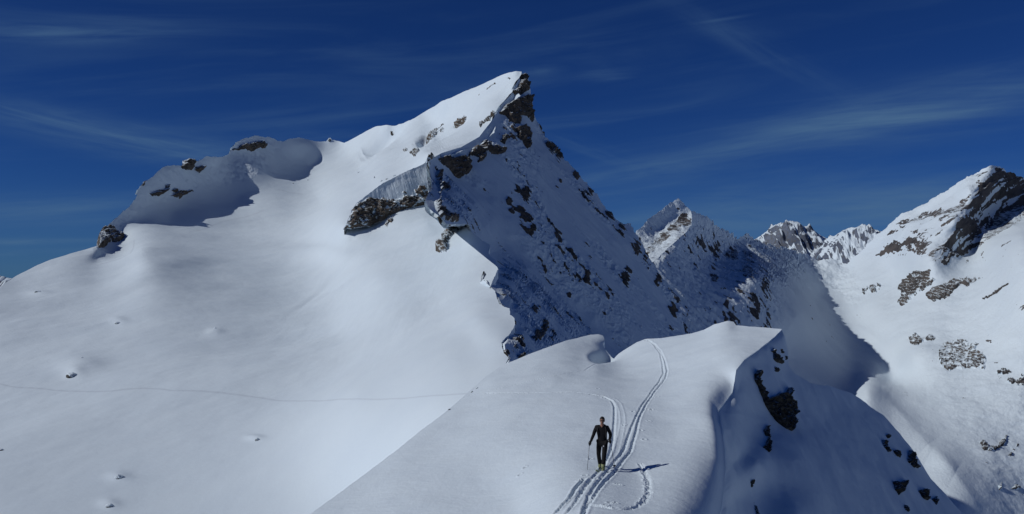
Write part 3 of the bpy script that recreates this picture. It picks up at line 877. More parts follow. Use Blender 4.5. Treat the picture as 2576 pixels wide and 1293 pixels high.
crest_d = rough_line([c[:2] for c in CREST], 4.0, 0.8, 131, 0.08)
corn_d = rough_line([c[:2] for c in CORNICE], 4.0, 1.2, 132, 0.05)
ridge_ctrl = CREST[::2] + CREST[-1:] + CORNICE[1:] + [
    (1450, 1293, 22), (1515, 1178, 30), (1300, 1293, 27.2), (1000, 1293, 32), (1250, 1100, 40.5), (1000, 1180, 40.3), (1130, 1080, 46.3), (1400, 950, 56), (1380, 1180, 31.5), (1500, 925, 61), (1470, 905, 67), (1540, 905, 71),
    (1700, 950, 51), (1600, 1050, 40), (1700, 1100, 35.6), (1600, 1200, 28.8), (1700, 1200, 27.8), (1700, 1293, 22.4), (1770, 1100, 34.6), (1770, 1200, 28.2), (1250, 980, 55.5), (1800, 870, 57), (1780, 940, 48), (1500, 1440, 16.2), (1000, 1440, 24.5)]
ridge_depth = tps_fit(ridge_ctrl)
ridge = Patch(np.concatenate([crest_d, corn_d, [(600, 1440)]]), ridge_depth, 5.0, 2)

FLANK_SKY = [(1967, 829, 60.2), (1979, 878, 58.5), (1982, 921, 56.5), (1990, 936, 56.3), (2006, 946, 56.8), (2044, 966, 58), (2088, 973, 60.8), (2110, 979, 62.2), (2141, 989, 64), (2179, 1013, 65.5), (2218, 1044, 66), (2261, 1095, 65.7), (2295, 1133, 65.3), (2343, 1201, 64), (2425, 1292, 63.5), (2540, 1440, 61.5)]
fl_d = rough_line([c[:2] for c in FLANK_SKY], 4.0, 1.0, 133, 0.05)
flank_ctrl = FLANK_SKY[1:] + [(a, b, float(ridge_depth([a], [b])[0]) + 0.05) for a, b in corn_d[::5]] + [(a, b, (10 + 9.396 * 1.5) / (0.105 + (b - 690) / 2231 + 1.35 * (0.479 - (a - 1288) / 2231))) for a, b in [(1930, 900), (1950, 880), (1955, 860), (1905, 915), (1880, 945), (1860, 975), (1900, 960), (1950, 940), (1950, 1000), (1850, 1000)]] + [(1830, 1030, 40.6), (1840, 1060, 39.5), (1850, 1130, 37.5), (1850, 1230, 33.5), (2000, 1150, 44), (2150, 1150, 52.5), (2000, 1293, 38.9), (2200, 1293, 47.8), (2080, 1050, 55), (1900, 1150, 40), (1900, 1293, 35.5), (2000, 1440, 34)]
flank_depth = tps_fit(flank_ctrl)
inner_d = corn_d + 0
flank = Patch(np.concatenate([fl_d[:-1], [(2540, 1440), (1700, 1440)], corn_d[::-1][1:-1]]), flank_depth, 5.0, 2)

# ---- where the tracks run (surveyed on the snow, then carried as lines on the ground)
Z7 = lambda L: [(1274.6 + a * .3517, 838.5 + b * .3517) for a, b in L]


def on_ridge(L):
    q = np.asarray(L, float)
    return unproject(q[:, 0], q[:, 1], ridge_depth(q[:, 0], q[:, 1]))


TRACKS = [  # line, half width, depth, berm, roughness
    (Z7([(985, 48), (1030, 58), (1062, 92), (1100, 150), (1116, 215), (1122, 280), (1092, 340), (1045, 405), (1005, 465), (955, 540), (922, 610), (893, 680), (862, 760), (838, 830), (785, 905), (735, 965), (690, 1020), (640, 1085), (590, 1160), (540, 1300), (520, 1420)]), 0.048, 0.05, 0.010, 0.9),
    (Z7([(1010, 50), (1060, 78), (1095, 120), (1130, 185), (1150, 255), (1138, 315), (1095, 375), (1050, 430), (1010, 492), (968, 565), (940, 640), (930, 700), (905, 770), (885, 840), (835, 910), (790, 965), (752, 1010), (690, 1075), (640, 1140), (575, 1240), (545, 1310), (480, 1420)]), 0.048, 0.05, 0.010, 0.9),
    (Z7([(-150, 432), (0, 426), (250, 420), (450, 424), (600, 437), (690, 452), (752, 480), (772, 530), (772, 600), (768, 660), (764, 720), (758, 780), (742, 840), (722, 890), (705, 930), (660, 985), (620, 1035), (560, 1110), (520, 1165), (470, 1235), (415, 1295), (330, 1400)]), 0.048, 0.05, 0.010, 0.9),
    (Z7([(640, 436), (715, 450), (775, 474), (805, 510), (826, 570), (832, 630), (822, 700), (802, 780), (785, 850), (760, 900), (735, 950), (690, 985), (650, 1030), (600, 1085)]), 0.05, -0.004, 0.018, 0.9),
    (Z7([(-300, 455), (0, 385), (150, 350), (350, 310), (560, 262), (640, 215), (720, 190)]), 0.06, 0.02, 0.008, 0.3),
    (Z7([(555, 1050), (500, 1110), (455, 1180), (415, 1215), (350, 1290)]), 0.05, 0.06, 0.03, 0.5)]
FOOT = Z7([(965, 950), (985, 975), (1000, 1010), (1013, 1050), (1018, 1090), (1018, 1125), (1005, 1165), (985, 1195), (960, 1220), (920, 1243), (875, 1252), (835, 1254), (760, 1252), (690, 1240)])

P = ridge.base
N0 = ridge.N
cal = sstep(0, 30, np.abs(poly_sd(ridge.px, ridge.py, np.concatenate([crest_d, corn_d, [(600, 1440)]]))))
h = 0.20 * fbm(flat(P, 6, 9), 3, 0.5, 141) * cal + 0.035 * fbm(flat(P, 1.4, 2.2), 3, 0.5, 142) + 0.012 * fbm(np.c_[(P[:, 0] + P[:, 1]) / 0.5, (P[:, 1] - P[:, 0]) / 1.6, P[:, 0] * 0], 4, 0.6, 144) + 0.006 * fbm(flat(P, 0.18, 0.3), 3, 0.6, 143)
h -= 1.5 * np.exp(-((ridge.px - 1512) / 26) ** 2 - ((ridge.py - 897) / 9) ** 2) * sstep(1470, 1500, ridge.px)
near_ = P[:, 1] < 110
for L, hw, dep, berm, rgh in TRACKS:
    G = on_ridge(rough_line(L, 2.0, 0.5, int(L[0][0]), 0.12))
    sel = np.where(near_)[0]
    d, run, side = line_dist(P[sel], G)
    d = np.abs(d + 0.022 * fbm(np.c_[run / 0.16, side / 0.10, run * 0], 3, 0.65, 23))
    wob = 1 + rgh * fbm(np.c_[run / 0.45, side / 0.2, np.zeros(len(run))], 3, 0.6, int(L[0][1]))
    w = hw * np.maximum(1.0, P[sel, 1] / 70.0) * (0.9 + 0.25 * wob)
    prof = -dep * np.exp(-(d / w) ** 3) * np.clip(wob, 0.15, 2) * (1 + 0.9 * fbm(np.c_[run / 0.11, side / 0.07, run * 0], 3, 0.65, 24))
    prof += berm * (np.exp(-((d - 1.9 * w) / (0.8 * w)) ** 2)) * np.maximum(0, wob) * (1 + 0.8 * fbm(np.c_[run / 0.25, side / 0.12, run * 0], 2, 0.6, 7))
    h[sel] += prof
G = on_ridge(rough_line(FOOT, 2.0))
d, run, side = line_dist(P, G)
stepn = run / 0.36
ph = stepn - np.floor(stepn)
lat = np.where(np.floor(stepn) % 2 == 0, 0.045, -0.045) + 0.05 * fbm(np.c_[np.floor(stepn) * 0.77, stepn * 0, stepn * 0], 2, 0.6, 19)
dd = np.hypot((ph - 0.5) * 0.36 / 1.35, side - lat)
vis = (d < 0.5) * (d < 20)
lump = fbm(np.c_[run / 0.30, side / 0.12, run * 0], 3, 0.65, 18)
sway = 0.05 * fbm(np.c_[run / 0.5, run * 0, run * 0], 2, 0.6, 19)
h += vis * (-0.075 * np.exp(-(np.abs(side - sway) / 0.075) ** 2.4) * np.clip(0.55 + 1.5 * lump, 0, 1.4) + 0.05 * np.exp(-((side - sway + 0.13) / 0.055) ** 2) * np.clip(0.2 + 1.8 * lump, 0, 1.6)
            + 0.03 * np.exp(-((side - sway - 0.12) / 0.05) ** 2) * np.clip(-0.1 + 1.6 * fbm(np.c_[run / 0.22 + 9, side / 0.1, run * 0], 3, 0.6, 20), 0, 1.2))
# pole marks beside the tracks
rs = np.random.RandomState(4)
for a, b in Z7([(1010, 545), (1035, 548), (1018, 632), (985, 757), (960, 700), (840, 660), (905, 560), (790, 1080), (740, 1210), (775, 1215), (130, 965), (95, 1015), (560, 1020), (600, 900), (655, 400), (690, 462), (1075, 455), (640, 1050), (520, 1060), (705, 1230), (810, 1085)]):
    c = on_ridge([(a, b)])[0]
    r2 = (P[:, 0] - c[0]) ** 2 + (P[:, 1] - c[1]) ** 2
    h += -0.10 * np.exp(-r2 / 0.055 ** 2) + 0.03 * np.exp(-(np.sqrt(r2) - 0.10) ** 2 / 0.04 ** 2)
de = np.abs(poly_sd(ridge.px, ridge.py, np.concatenate([corn_d, [(0, 1440), (0, 828)]])))
h -= sstep(930, 1040, ridge.py) * (0.42 * np.exp(-de / 38.0) + 0.25 * np.exp(-(de / 16.0) ** 2)) * np.minimum(1, P[:, 1] / 30)
ridge.P = ridge.base + np.array([0, 0, 1.0]) * h[:, None]
ridge.skirt(crest_d, 45, 1.1, rows=7)
# snow curls over the edge on the right
ridge.skirt(corn_d, 0.28, 1.2, rows=4)
tag(ridge.build('snow_ridge', M_NEAR), kind='structure')

P = flank.base
h = 0.35 * fbm(flat(P, 5, 9, 9), 3, 0.5, 151) + 0.06 * fbm(flat(P, 1.2, 1.6, 1.6), 3, 0.5, 152)
de = np.abs(poly_sd(flank.px, flank.py, np.concatenate([corn_d, [(0, 1440), (0, 828)]])))
h *= sstep(0, 18, de)
flank.P = flank.base - np.array([0, 0, 1.0]) * (sstep(930, 1040, flank.py) * 0.67 * np.minimum(1, P[:, 1] / 30) * np.exp(-de / 90.0) + 0.06 * np.exp(-de / 4.0))[:, None] + np.array([0.45, -0.4, 0.8]) * h[:, None]
flank.skirt(fl_d, 60, 1.3, rows=6)
flank.Nn = vnormals(flank.P, flank.T)
tag(flank.build('ridge_flank', M_NEAR), kind='structure')


# ------------------------------------------------------------------ rock outcrops: craggy relief standing out of the snow
def outcrop(patch, poly, label, amp, seed, soft=4.0, wob=9.0, refine=1, mat=None, bias=0.12, sink=0.5, up=(0, 0, 0), lift=0.25, name='rock_outcrop', group='rock outcrops on the mountain'):
    V2, PS, Nn, T, sd = patch.cut(poly, soft, wob, seed=seed, refine=refine)
    mask = sstep(-soft, soft * 1.5, sd)
    n = Nn * 0.35 + Nn.mean(0) * 0.65 + np.array(up)
    n /= np.linalg.norm(n, axis=1)[:, None] + 1e-9
    s = amp * 2.6
    r1 = fbm(PS / s, 5, 0.6, seed, ridged=True)
    r2 = fbm(PS / (s * 0.35) + 7, 4, 0.6, seed + 1)
    st = (PS[:, 2] + 0.4 * PS[:, 0]) / (amp * 0.9) + 0.5 * r2
    ledge = (st - np.floor(st)) ** 3
    hgt = amp * (lift + 0.55 * r1 + 0.35 * r2 + 0.30 * ledge)
    Q = PS + n * (mask * hgt - (1 - mask) * sink * amp)[:, None]
    rk = 0.5 + bias + 0.6 * (mask - 0.5) + 0.9 * fbm(PS / (s * 0.6) + 3, 4, 0.6, seed + 2)
    o = mesh_from(name, Q, T, mat or M_CRAG, smooth=True, attrs={'rock': np.clip(rk, -0.2, 1.5)})
    return tag(o, label, 'rock outcrop', group)


def zoomed(x0, y0, k):
    return lambda L: [(x0 + a * k, y0 + b * k) for a, b in L]


Zk = zoomed(228.1, 308.6, .2491)
Zs = zoomed(858.6, 268.3, .2594)
Zt = zoomed(1140.4, 167.7, .2335)
Zr = zoomed(1073, 469.6, 1 / 3)
Zg = zoomed(2079.5, 670.8, .4815)
Zf = zoomed(1844.7, 838.5, .2334)
Zb = zoomed(1717, 671, .4816)

KN = 'crags on the shaded knolls left of the summit slope'
outcrop(basin, Zk([(1420, 290), (1500, 245), (1590, 205), (1660, 185), (1740, 180), (1780, 225), (1760, 255), (1690, 250), (1640, 292), (1560, 280), (1500, 280)]), 'dark crag capped with snow on the highest of the shaded knolls', 4.5, 201, lift=0.55, bias=0.28, wob=6, group=KN)
outcrop(basin, Zk([(915, 420), (930, 385), (975, 350), (1020, 350), (1055, 385), (1040, 410), (1020, 462), (960, 468), (920, 445)]), 'squat dark crag on the crest of the middle shaded knoll', 4.5, 202, lift=0.55, bias=0.28, wob=6, group=KN)
outcrop(basin, Zk([(1050, 455), (1060, 430), (1130, 425), (1145, 462), (1090, 472)]), 'small dark crag just right of the squat crag on the middle knoll', 4.5, 203, lift=0.55, bias=0.28, wob=6, soft=3, group=KN)
outcrop(basin, Zk([(585, 720), (640, 690), (700, 672), (745, 668), (750, 625), (790, 620), (780, 692), (740, 720), (690, 745), (620, 740)]), 'long dark crag in the middle of the shaded knoll face, left one of two', 4.5, 204, lift=0.55, bias=0.28, wob=6, group=KN)
outcrop(basin, Zk([(810, 738), (850, 698), (820, 680), (850, 655), (880, 680), (960, 672), (1020, 648), (1035, 670), (960, 715), (900, 762), (845, 748)]), 'ragged dark crag in the shaded knoll face, right one of two', 4.5, 205, lift=0.55, bias=0.28, wob=6, group=KN)
outcrop(basin, Zk([(62, 1210), (74, 1130), (120, 1070), (190, 1050), (250, 1085), (330, 1120), (345, 1150), (300, 1190), (200, 1205), (150, 1228), (70, 1250)]), 'blunt brown crag at the lower left foot of the shaded knolls against the sky', 4.5, 206, lift=0.55, bias=0.28, wob=6, group=KN)
outcrop(basin, Zk([(490, 655), (525, 600), (552, 585), (535, 640), (500, 670)]), 'thin dark rock edge on the left skyline of the knolls', 4.5, 207, lift=0.55, soft=3, group=KN)

UP = 'crags in the sunlit summit slope'
outcrop(basin, Zs([(828, 262), (880, 250), (935, 225), (995, 205), (985, 240), (920, 272), (862, 305), (832, 298)]), 'dark crag half way along the sunlit summit slope, with snow streaks above it', 5, 211, group=UP)
outcrop(basin, Zs([(1095, 135), (1140, 100), (1220, 70), (1228, 100), (1180, 145), (1128, 192), (1100, 168)]), 'reddish snow dusted crag high on the sunlit slope under the skyline', 4, 212, bias=0.0, group=UP)
outcrop(basin, Zs([(655, 445), (700, 425), (762, 402), (758, 442), (722, 475), (690, 480)]), 'small crag low on the sunlit slope below the shadowed gully', 4, 213, group=UP)
outcrop(basin, Zs([(602, 428), (640, 405), (655, 425), (620, 442)]), 'tiny dark rock patch left of the small crag on the sunlit slope', 2.5, 214, soft=2.5, group=UP)
outcrop(basin, Zs([(1338, 165), (1400, 125), (1470, 60), (1500, 62), (1450, 140), (1390, 185), (1342, 222)]), 'brown crag with a slanting snow cap just below the summit cliff', 4.5, 215, group=UP)
outcrop(basin, Zs([(1330, 318), (1355, 290), (1385, 285), (1360, 315), (1335, 332)]), 'little rock on the sunlit slope above the cliff edge', 2.5, 216, soft=2.5, group=UP)
outcrop(basin, Zt([(575, 140), (595, 125), (620, 140), (600, 155)]), 'dark rock speck just left of the summit', 1.6, 217, soft=2, wob=3, group=UP)
outcrop(basin, Zt([(345, 250), (400, 212), (450, 190), (455, 205), (390, 240), (352, 262)]), 'thin line of dark rocks in the snow left of the summit', 1.6, 218, soft=2, wob=4, bias=0.0, group=UP)
outcrop(spur, Zs([(815, 560), (825, 490), (850, 455), (880, 440), (905, 450), (912, 500), (905, 560), (860, 575)]), 'grey snow plastered pinnacle standing on the cliff edge', 3.2, 219, bias=-0.25, up=(0, -0.2, 1.2), name='rock_pinnacle', group=UP)
outcrop(basin, Zs([(880, 235), (930, 190), (985, 150), (1000, 165), (950, 210), (900, 250)]), 'thin streak of rock in the snow just above the dark crag on the sunlit slope', 2.5, 241, soft=2.5, bias=-0.05, group=UP)
outcrop(basin, Zs([(500, 185), (470, 215), (478, 225), (510, 200)]), 'small rock in the shadowed gully under the skyline', 2.5, 242, soft=2.5, group=UP)
outcrop(basin, Zt([(260, 300), (280, 280), (288, 288), (270, 310)]), 'lone rock fleck in the snow below the summit skyline', 1.5, 243, soft=2, wob=3, group=UP)
BD = 'crags along the cliff band'
outcrop(spur, Zs([(40, 1135), (100, 965), (160, 925), (260, 880), (320, 885), (330, 960), (300, 1040), (250, 1155), (160, 1135), (70, 1175)]), 'left end of the long cliff band, blocky and snow streaked', 3.0, 221, bias=-0.06, up=(0.5, -0.4, 0), group=BD)
outcrop(spur, Zs([(320, 890), (400, 905), (470, 925), (520, 910), (530, 960), (470, 1000), (430, 1070), (350, 1080), (310, 1040)]), 'middle buttress of the long cliff band, darkest and tallest', 3.0, 222, bias=-0.06, up=(0.5, -0.4, 0), group=BD)
outcrop(spur, Zs([(515, 900), (600, 872), (690, 850), (770, 880), (780, 925), (720, 950), (650, 990), (560, 975)]), 'right buttress of the long cliff band under the snow lip', 3.0, 223, bias=-0.06, up=(0.5, -0.4, 0), group=BD)
outcrop(spur, Zs([(760, 905), (800, 880), (860, 890), (830, 930), (780, 935)]), 'short rock step linking the right buttress to the reddish crag', 3.0, 227, bias=-0.06, up=(0.5, -0.4, 0), group=BD)
outcrop(spur, Zs([(815, 925), (860, 890), (940, 895), (955, 950), (900, 968), (850, 955)]), 'reddish crag where the cliff band meets the shaded face', 3.0, 224, bias=-0.06, up=(0.5, -0.4, 0), group=BD)
outcrop(basin, Zs([(425, 1150), (450, 1110), (500, 1080), (495, 1110), (450, 1160)]), 'small rock in the snow under the cliff band', 3, 225, soft=2.5, group=BD)
outcrop(basin, Zr([(55, 485), (105, 405), (130, 350), (200, 308), (248, 288), (232, 332), (165, 400), (150, 485), (105, 505)]), 'dark crag at the cornice edge below the cliff band', 5, 226, bias=0.08, group=BD)

CL = 'cliffs on the shaded side of the summit'
OUT = (0.3, -0.5, 0.2)
outcrop(face, Zt([(690, 100), (760, 66), (800, 92), (806, 200), (802, 262), (760, 285), (700, 315), (650, 305), (636, 268), (690, 205), (715, 150)]), 'dark summit cliff, the topmost rock of the mountain', 7, 231, bias=0.3, up=OUT, group=CL)
outcrop(face, Zt([(478, 505), (545, 425), (640, 360), (740, 322), (832, 330), (836, 420), (846, 530), (880, 612), (842, 605), (795, 535), (715, 525), (725, 625), (640, 622), (590, 580), (555, 540)]), 'broad brown cliff under the summit cliff', 8, 232, bias=0.22, up=OUT, group=CL)
outcrop(face, Zt([(650, 690), (720, 645), (812, 650), (828, 720), (832, 880), (790, 895), (740, 835), (690, 765)]), 'dark rock tower below the broad brown summit cliff', 7, 233, bias=0.2, up=OUT, group=CL)
outcrop(face, Zt([(505, 750), (560, 725), (612, 750), (572, 802), (540, 872), (508, 832)]), 'small dark crag left of the rock tower under the summit', 5, 234, bias=0.2, up=OUT, group=CL)
outcrop(face, Zt([(975, 785), (1010, 790), (1060, 835), (1150, 895), (1150, 950), (1060, 895), (1000, 845)]), 'jagged dark rocks on the right skyline below the summit', 6, 235, bias=0.12, up=OUT, group=CL)
outcrop(face, Zs([(925, 505), (1000, 480), (1080, 500), (1130, 488), (1200, 468), (1240, 480), (1242, 535), (1228, 585), (1268, 612), (1220, 655), (1150, 690), (1080, 675), (1040, 625), (1000, 575), (960, 545)]), 'large brown overhanging cliff right of the snow pinnacle', 8, 236, bias=0.24, up=OUT, group=CL)
outcrop(face, Zs([(1235, 470), (1240, 435), (1330, 375), (1390, 325), (1422, 350), (1442, 405), (1500, 395), (1590, 440), (1562, 492), (1470, 472), (1405, 442), (1392, 512), (1340, 525), (1290, 475)]), 'rusty cliff step at the edge between the large cliff and the summit', 7, 237, bias=0.18, up=OUT, group=CL)
outcrop(face, Zs([(908, 580), (960, 618), (972, 690), (962, 750), (1040, 738), (1042, 812), (985, 805), (962, 885), (930, 835), (915, 700)]), 'upright dark rib of rock below the snow pinnacle', 5, 238, bias=0.14, up=OUT, group=CL)
outcrop(face, Zs([(895, 895), (950, 930), (965, 1000), (1050, 1055), (1165, 1108), (1125, 1135), (1020, 1095), (940, 1065), (900, 970)]), 'broken line of dark rocks along the cornice edge', 4, 239, bias=0.08, up=OUT, group=CL)

GR = 'outcrops on the sunlit slope across the valley'
FAR = dict(mat=M_CRAG_FAR, group=GR)
outcrop(valley, Zg([(350, 132), (400, 60), (470, 22), (540, 22), (525, 60), (605, 48), (565, 92), (485, 150), (392, 198), (378, 182), (440, 130)]), 'slanting brown slab with snow streaks, upper left of two across the valley', 9, 251, wob=18, bias=-0.02, **FAR)
outcrop(valley, Zg([(518, 158), (560, 108), (650, 68), (720, 62), (812, 58), (765, 92), (690, 122), (625, 162), (560, 188)]), 'long brown slab tapering to the right, across the valley', 9, 252, wob=18, bias=0.10, **FAR)
outcrop(valley, Zg([(428, 362), (470, 345), (492, 368), (540, 345), (575, 378), (505, 392), (470, 428), (448, 402)]), 'small broken outcrop above the snowy bowl across the valley', 6, 253, wob=18, bias=-0.08, **FAR)
outcrop(valley, Zg([(575, 455), (620, 395), (700, 380), (805, 392), (795, 432), (855, 482), (822, 528), (740, 528), (640, 538), (588, 532)]), 'wide speckled rock patch half buried in snow across the valley', 6, 254, wob=18, bias=-0.2, **FAR)
outcrop(valley, Zg([(805, 915), (825, 905), (848, 945), (900, 932), (945, 875), (932, 922), (882, 968), (815, 968)]), 'hooked dark outcrop low on the sunlit slope', 6, 255, soft=3, bias=0.0, **FAR)
outcrop(valley, Zg([(938, 988), (970, 960), (968, 990)]), 'small dark rock right below the hooked outcrop', 6, 256, soft=3, wob=3, bias=0.2, **FAR)
outcrop(valley, Zg([(880, 548), (905, 530), (965, 540), (950, 560), (900, 562)]), 'thin dark rock line right of the speckled patch', 8, 257, soft=3, bias=0.0, **FAR)
outcrop(valley, Zg([(945, 590), (1000, 592), (1031, 565), (1045, 612), (1000, 620)]), 'ragged dark outcrop at the right edge of the picture', 6, 258, wob=18, soft=3, bias=-0.02, **FAR)
outcrop(valley, Zg([(895, 1140), (912, 1130), (915, 1165), (900, 1168)]), 'faint rock low in the snow near the bottom right', 6, 259, soft=3, wob=4, bias=-0.05, **FAR)
outcrop(valley, Zg([(955, 1160), (990, 1130), (1025, 1140), (1000, 1158)]), 'faint pale rocks at the bottom right edge', 6, 260, soft=3, wob=4, bias=-0.1, **FAR)
outcrop(valley, Zg([(165, 150), (205, 110), (270, 92), (282, 118), (205, 130)]), 'snowy knob with a dark side at the head of the valley', 12, 261, wob=18, bias=-0.15, **FAR)
outcrop(valley, Zg([(815, 165), (870, 135), (950, 88), (955, 95), (880, 145), (820, 172)]), 'thin slanting dark streak of rock below the far right mountain', 5, 262, soft=2, wob=3, bias=0.05, **FAR)

# rocks of the near flank, a few dozen metres away
NF = 'dark rocks in the shaded flank of the near ridge'
SIDE = (0.4, -0.7, 0.1)
NR = dict(mat=M_NROCK, group=NF, name='rock', refine=1, up=SIDE, sink=0.35)
for poly, label, amp, bias in [
        (Zf([(232, 495), (262, 545), (300, 620), (350, 735), (430, 850), (520, 955), (575, 1005), (632, 1028), (645, 930), (655, 790), (600, 705), (607, 570), (592, 572), (555, 645), (520, 640), (480, 632), (440, 655), (400, 665), (345, 672), (320, 610), (320, 555), (270, 520), (278, 440), (262, 385), (245, 420), (225, 440)]), 'big black boulder under a cap of snow below the cornice', 0.55, 0.45),
        (Zf([(434, 148), (398, 198), (425, 212), (430, 285), (470, 322), (522, 328), (516, 262), (480, 262), (452, 195)]), 'dark rock at the top of the snow capped boulder, right under the cornice', 0.28, 0.4),
        (Zf([(440, 365), (480, 370), (500, 400), (480, 418), (448, 412)]), 'small dark rock between the two larger ones below the cornice', 0.15, 0.35),
        (Zf([(498, 160), (520, 180), (540, 215), (522, 232), (505, 200)]), 'narrow dark rock on the right shoulder below the cornice', 0.13, 0.3),
        (Zf([(548, 250), (570, 260), (575, 295), (555, 300)]), 'small bluish rock lower on the right shoulder below the cornice', 0.13, 0.2),
        (Zf([(330, 985), (365, 945), (390, 950), (395, 1010), (402, 1062), (352, 1045)]), 'upper dark rock of the pair below the big black boulder', 0.22, 0.4),
        (Zf([(392, 1065), (418, 1105), (410, 1200), (400, 1222), (318, 1160), (352, 1140), (372, 1085)]), 'lower dark rock of the pair below the big black boulder', 0.24, 0.4),
        (Zb([(352, 1080), (368, 1068), (378, 1085), (358, 1118)]), 'lone small dark rock in the shaded snow beside the rounded edge', 0.12, 0.4),
        (Zb([(372, 1200), (385, 1235), (402, 1285), (382, 1280)]), 'narrow dark rock at the bottom edge beside the rounded snow edge', 0.14, 0.4),
        (Zb([(1035, 905), (1058, 905), (1062, 935), (1085, 968), (1070, 970), (1042, 935)]), 'crooked dark rock, upper left of the rocks on the far rib', 0.35, 0.25),
        (Zb([(1060, 882), (1075, 875), (1085, 895), (1070, 898)]), 'tiny dark rock highest on the far rib', 0.2, 0.2),
        (Zb([(1098, 958), (1128, 965), (1138, 1000), (1108, 982)]), 'squat dark rock in the middle of the far rib', 0.35, 0.4),
        (Zb([(1170, 985), (1182, 962), (1202, 975), (1205, 1005), (1232, 1052), (1210, 1050), (1178, 1018)]), 'long dark rock on the skyline of the far rib', 0.4, 0.3),
        (Zb([(1095, 1122), (1130, 1130), (1162, 1122), (1155, 1158), (1130, 1192), (1105, 1155)]), 'forked dark rock low on the far rib', 0.45, 0.3),
        (Zb([(1228, 1170), (1270, 1158), (1278, 1222), (1245, 1202)]), 'wedge shaped dark rock near the bottom of the far rib', 0.42, 0.4),
        (Zb([(1302, 1212), (1326, 1196), (1328, 1248)]), 'pointed dark rock, lowest and farthest right on the rib', 0.35, 0.4),
        (Zb([(1152, 1232), (1170, 1245), (1185, 1280), (1165, 1268)]), 'narrow dark rock below the forked one on the rib', 0.25, 0.35)]:
    q = np.array(poly)
    outcrop(flank, poly, label, amp, 300 + len(label), soft=1.6, wob=3.5, bias=bias, **NR)['category'] = 'rock'

# ------------------------------------------------------------------ boulders half buried in the basin
def ground_at(patch, px, py):
    i = np.argmin((patch.px - px) ** 2 + (patch.py - py) ** 2)
    return patch.P[i]


def ico(sub):
    import bmesh
    bm = bmesh.new()
    bmesh.ops.create_icosphere(bm, subdivisions=sub, radius=1.0)
    V = np.array([v.co[:] for v in bm.verts])
    T = np.array([[v.index for v in f.verts] for f in bm.faces])
    bm.free()
    return V, T


def boulder(px, py, wpx, hpx, label, seed, patch=None, mat=None, grp='boulders poking out of the snow basin'):
    patch = patch or basin
    c = ground_at(patch, px, py)
    m = c[1] / F_PX
    rx, rz = wpx * m * 0.42, hpx * m * 0.6
    V, T = ico(5)
    d = 1 + 0.30 * fbm(V * 1.1 + seed, 2, 0.5, seed) + 0.22 * fbm(V * 2.6 + seed, 4, 0.6, seed, ridged=True)
    Q = V * d[:, None]
    for k in range(9):                      # split faces as frost leaves them
        rs = np.random.RandomState(seed * 31 + k)
        nn = rs.normal(size=3)
        nn /= np.linalg.norm(nn)
        over = np.maximum(0, Q @ nn - rs.uniform(0.72, 0.95))
        Q = Q - over[:, None] * nn
    Q = Q * np.array([rx, rx * 0.8, rz])
    root = mesh_from('boulder', Q, T, mat or M_BOULDER, attrs={'rock': np.full(len(Q), 0.95)})
    root.location = c + np.array([0, 0, -0.3 * rz])
    tag(root, label, 'boulder', grp)
    # snow lying on top, a little thicker uphill
    n = vnormals(Q, T)
    keep = sstep(0.30, 0.62, n[:, 2] + 0.35 * fbm(V * 2 + 9, 3, 0.5, seed + 4))
    S = Q + np.array([0, 0.10 * rx, 1.0]) * ((keep - 0.35) * rz * 0.30)[:, None]
    TT = T[(keep[T] > 0.12).any(1)]
    mesh_from('snow_cap', S, TT, M_BASIN, parent=root, attrs={'rock': np.full(len(S), -0.5)})
    return root


M_BOULDER = terrain_mat('boulder_rock', 0.4, 1.5, 0.6, rock_a=(0.03, 0.03, 0.032, 1), rock_b=(0.11, 0.10, 0.09, 1), dust=0.15, snow_up=(0.9, 1.2))
for a in [(180.5, 944, 34, 13, 'largest boulder in the basin, grey and flat, above the long ski track', 1), (296, 811.5, 15, 6, 'small dark boulder high in the left part of the basin', 2), (646, 1107, 15, 9, 'dark boulder right of centre in the lower basin', 3),
          (299, 1206, 22, 14, 'angular grey boulder low in the basin above another by the bottom edge', 4), (277, 1273, 24, 9, 'slanting boulder at the bottom edge of the basin', 5), (4, 1137, 16, 6, 'boulder cut by the left edge of the picture', 6),
          (207, 904, 9, 4, 'tiny rock on the snow hump above the largest boulder', 7), (542, 826, 9, 5, 'snow covered boulder alone in the middle of the basin', 8), (95, 735, 20, 4, 'flat dark rock in the upper left of the basin near the skyline', 9),
          (737, 464, 4, 4, 'left one of two dark specks high in the basin', 10), (775, 457, 3, 5, 'right one of two dark specks high in the basin', 11), (902, 439, 5, 4, 'lone dark speck left of the row of small rocks', 12),
          (942, 450, 4, 7, 'leftmost rock of the row on the sunlit slope', 13), (959, 457, 6, 5, 'second rock of the row on the sunlit slope', 14), (973, 451, 8, 5, 'third rock of the row on the sunlit slope', 15), (993, 442, 10, 5, 'rightmost rock of the row on the sunlit slope', 16),
          (829, 352, 9, 9, 'white snow covered block standing on the skyline saddle', 17)]:
    boulder(*a)
for a in [(1131, 1031, 9, 6, 'small dark rock at the left edge of the near ridge', 21), (1187, 986, 9, 8, 'pair of dark stones by the track at the left edge of the near ridge', 22), (1200, 977, 8, 5, 'stone above the dark stones at the left edge of the near ridge', 23)]:
    boulder(*a, patch=ridge, grp='stones along the left edge of the near ridge')


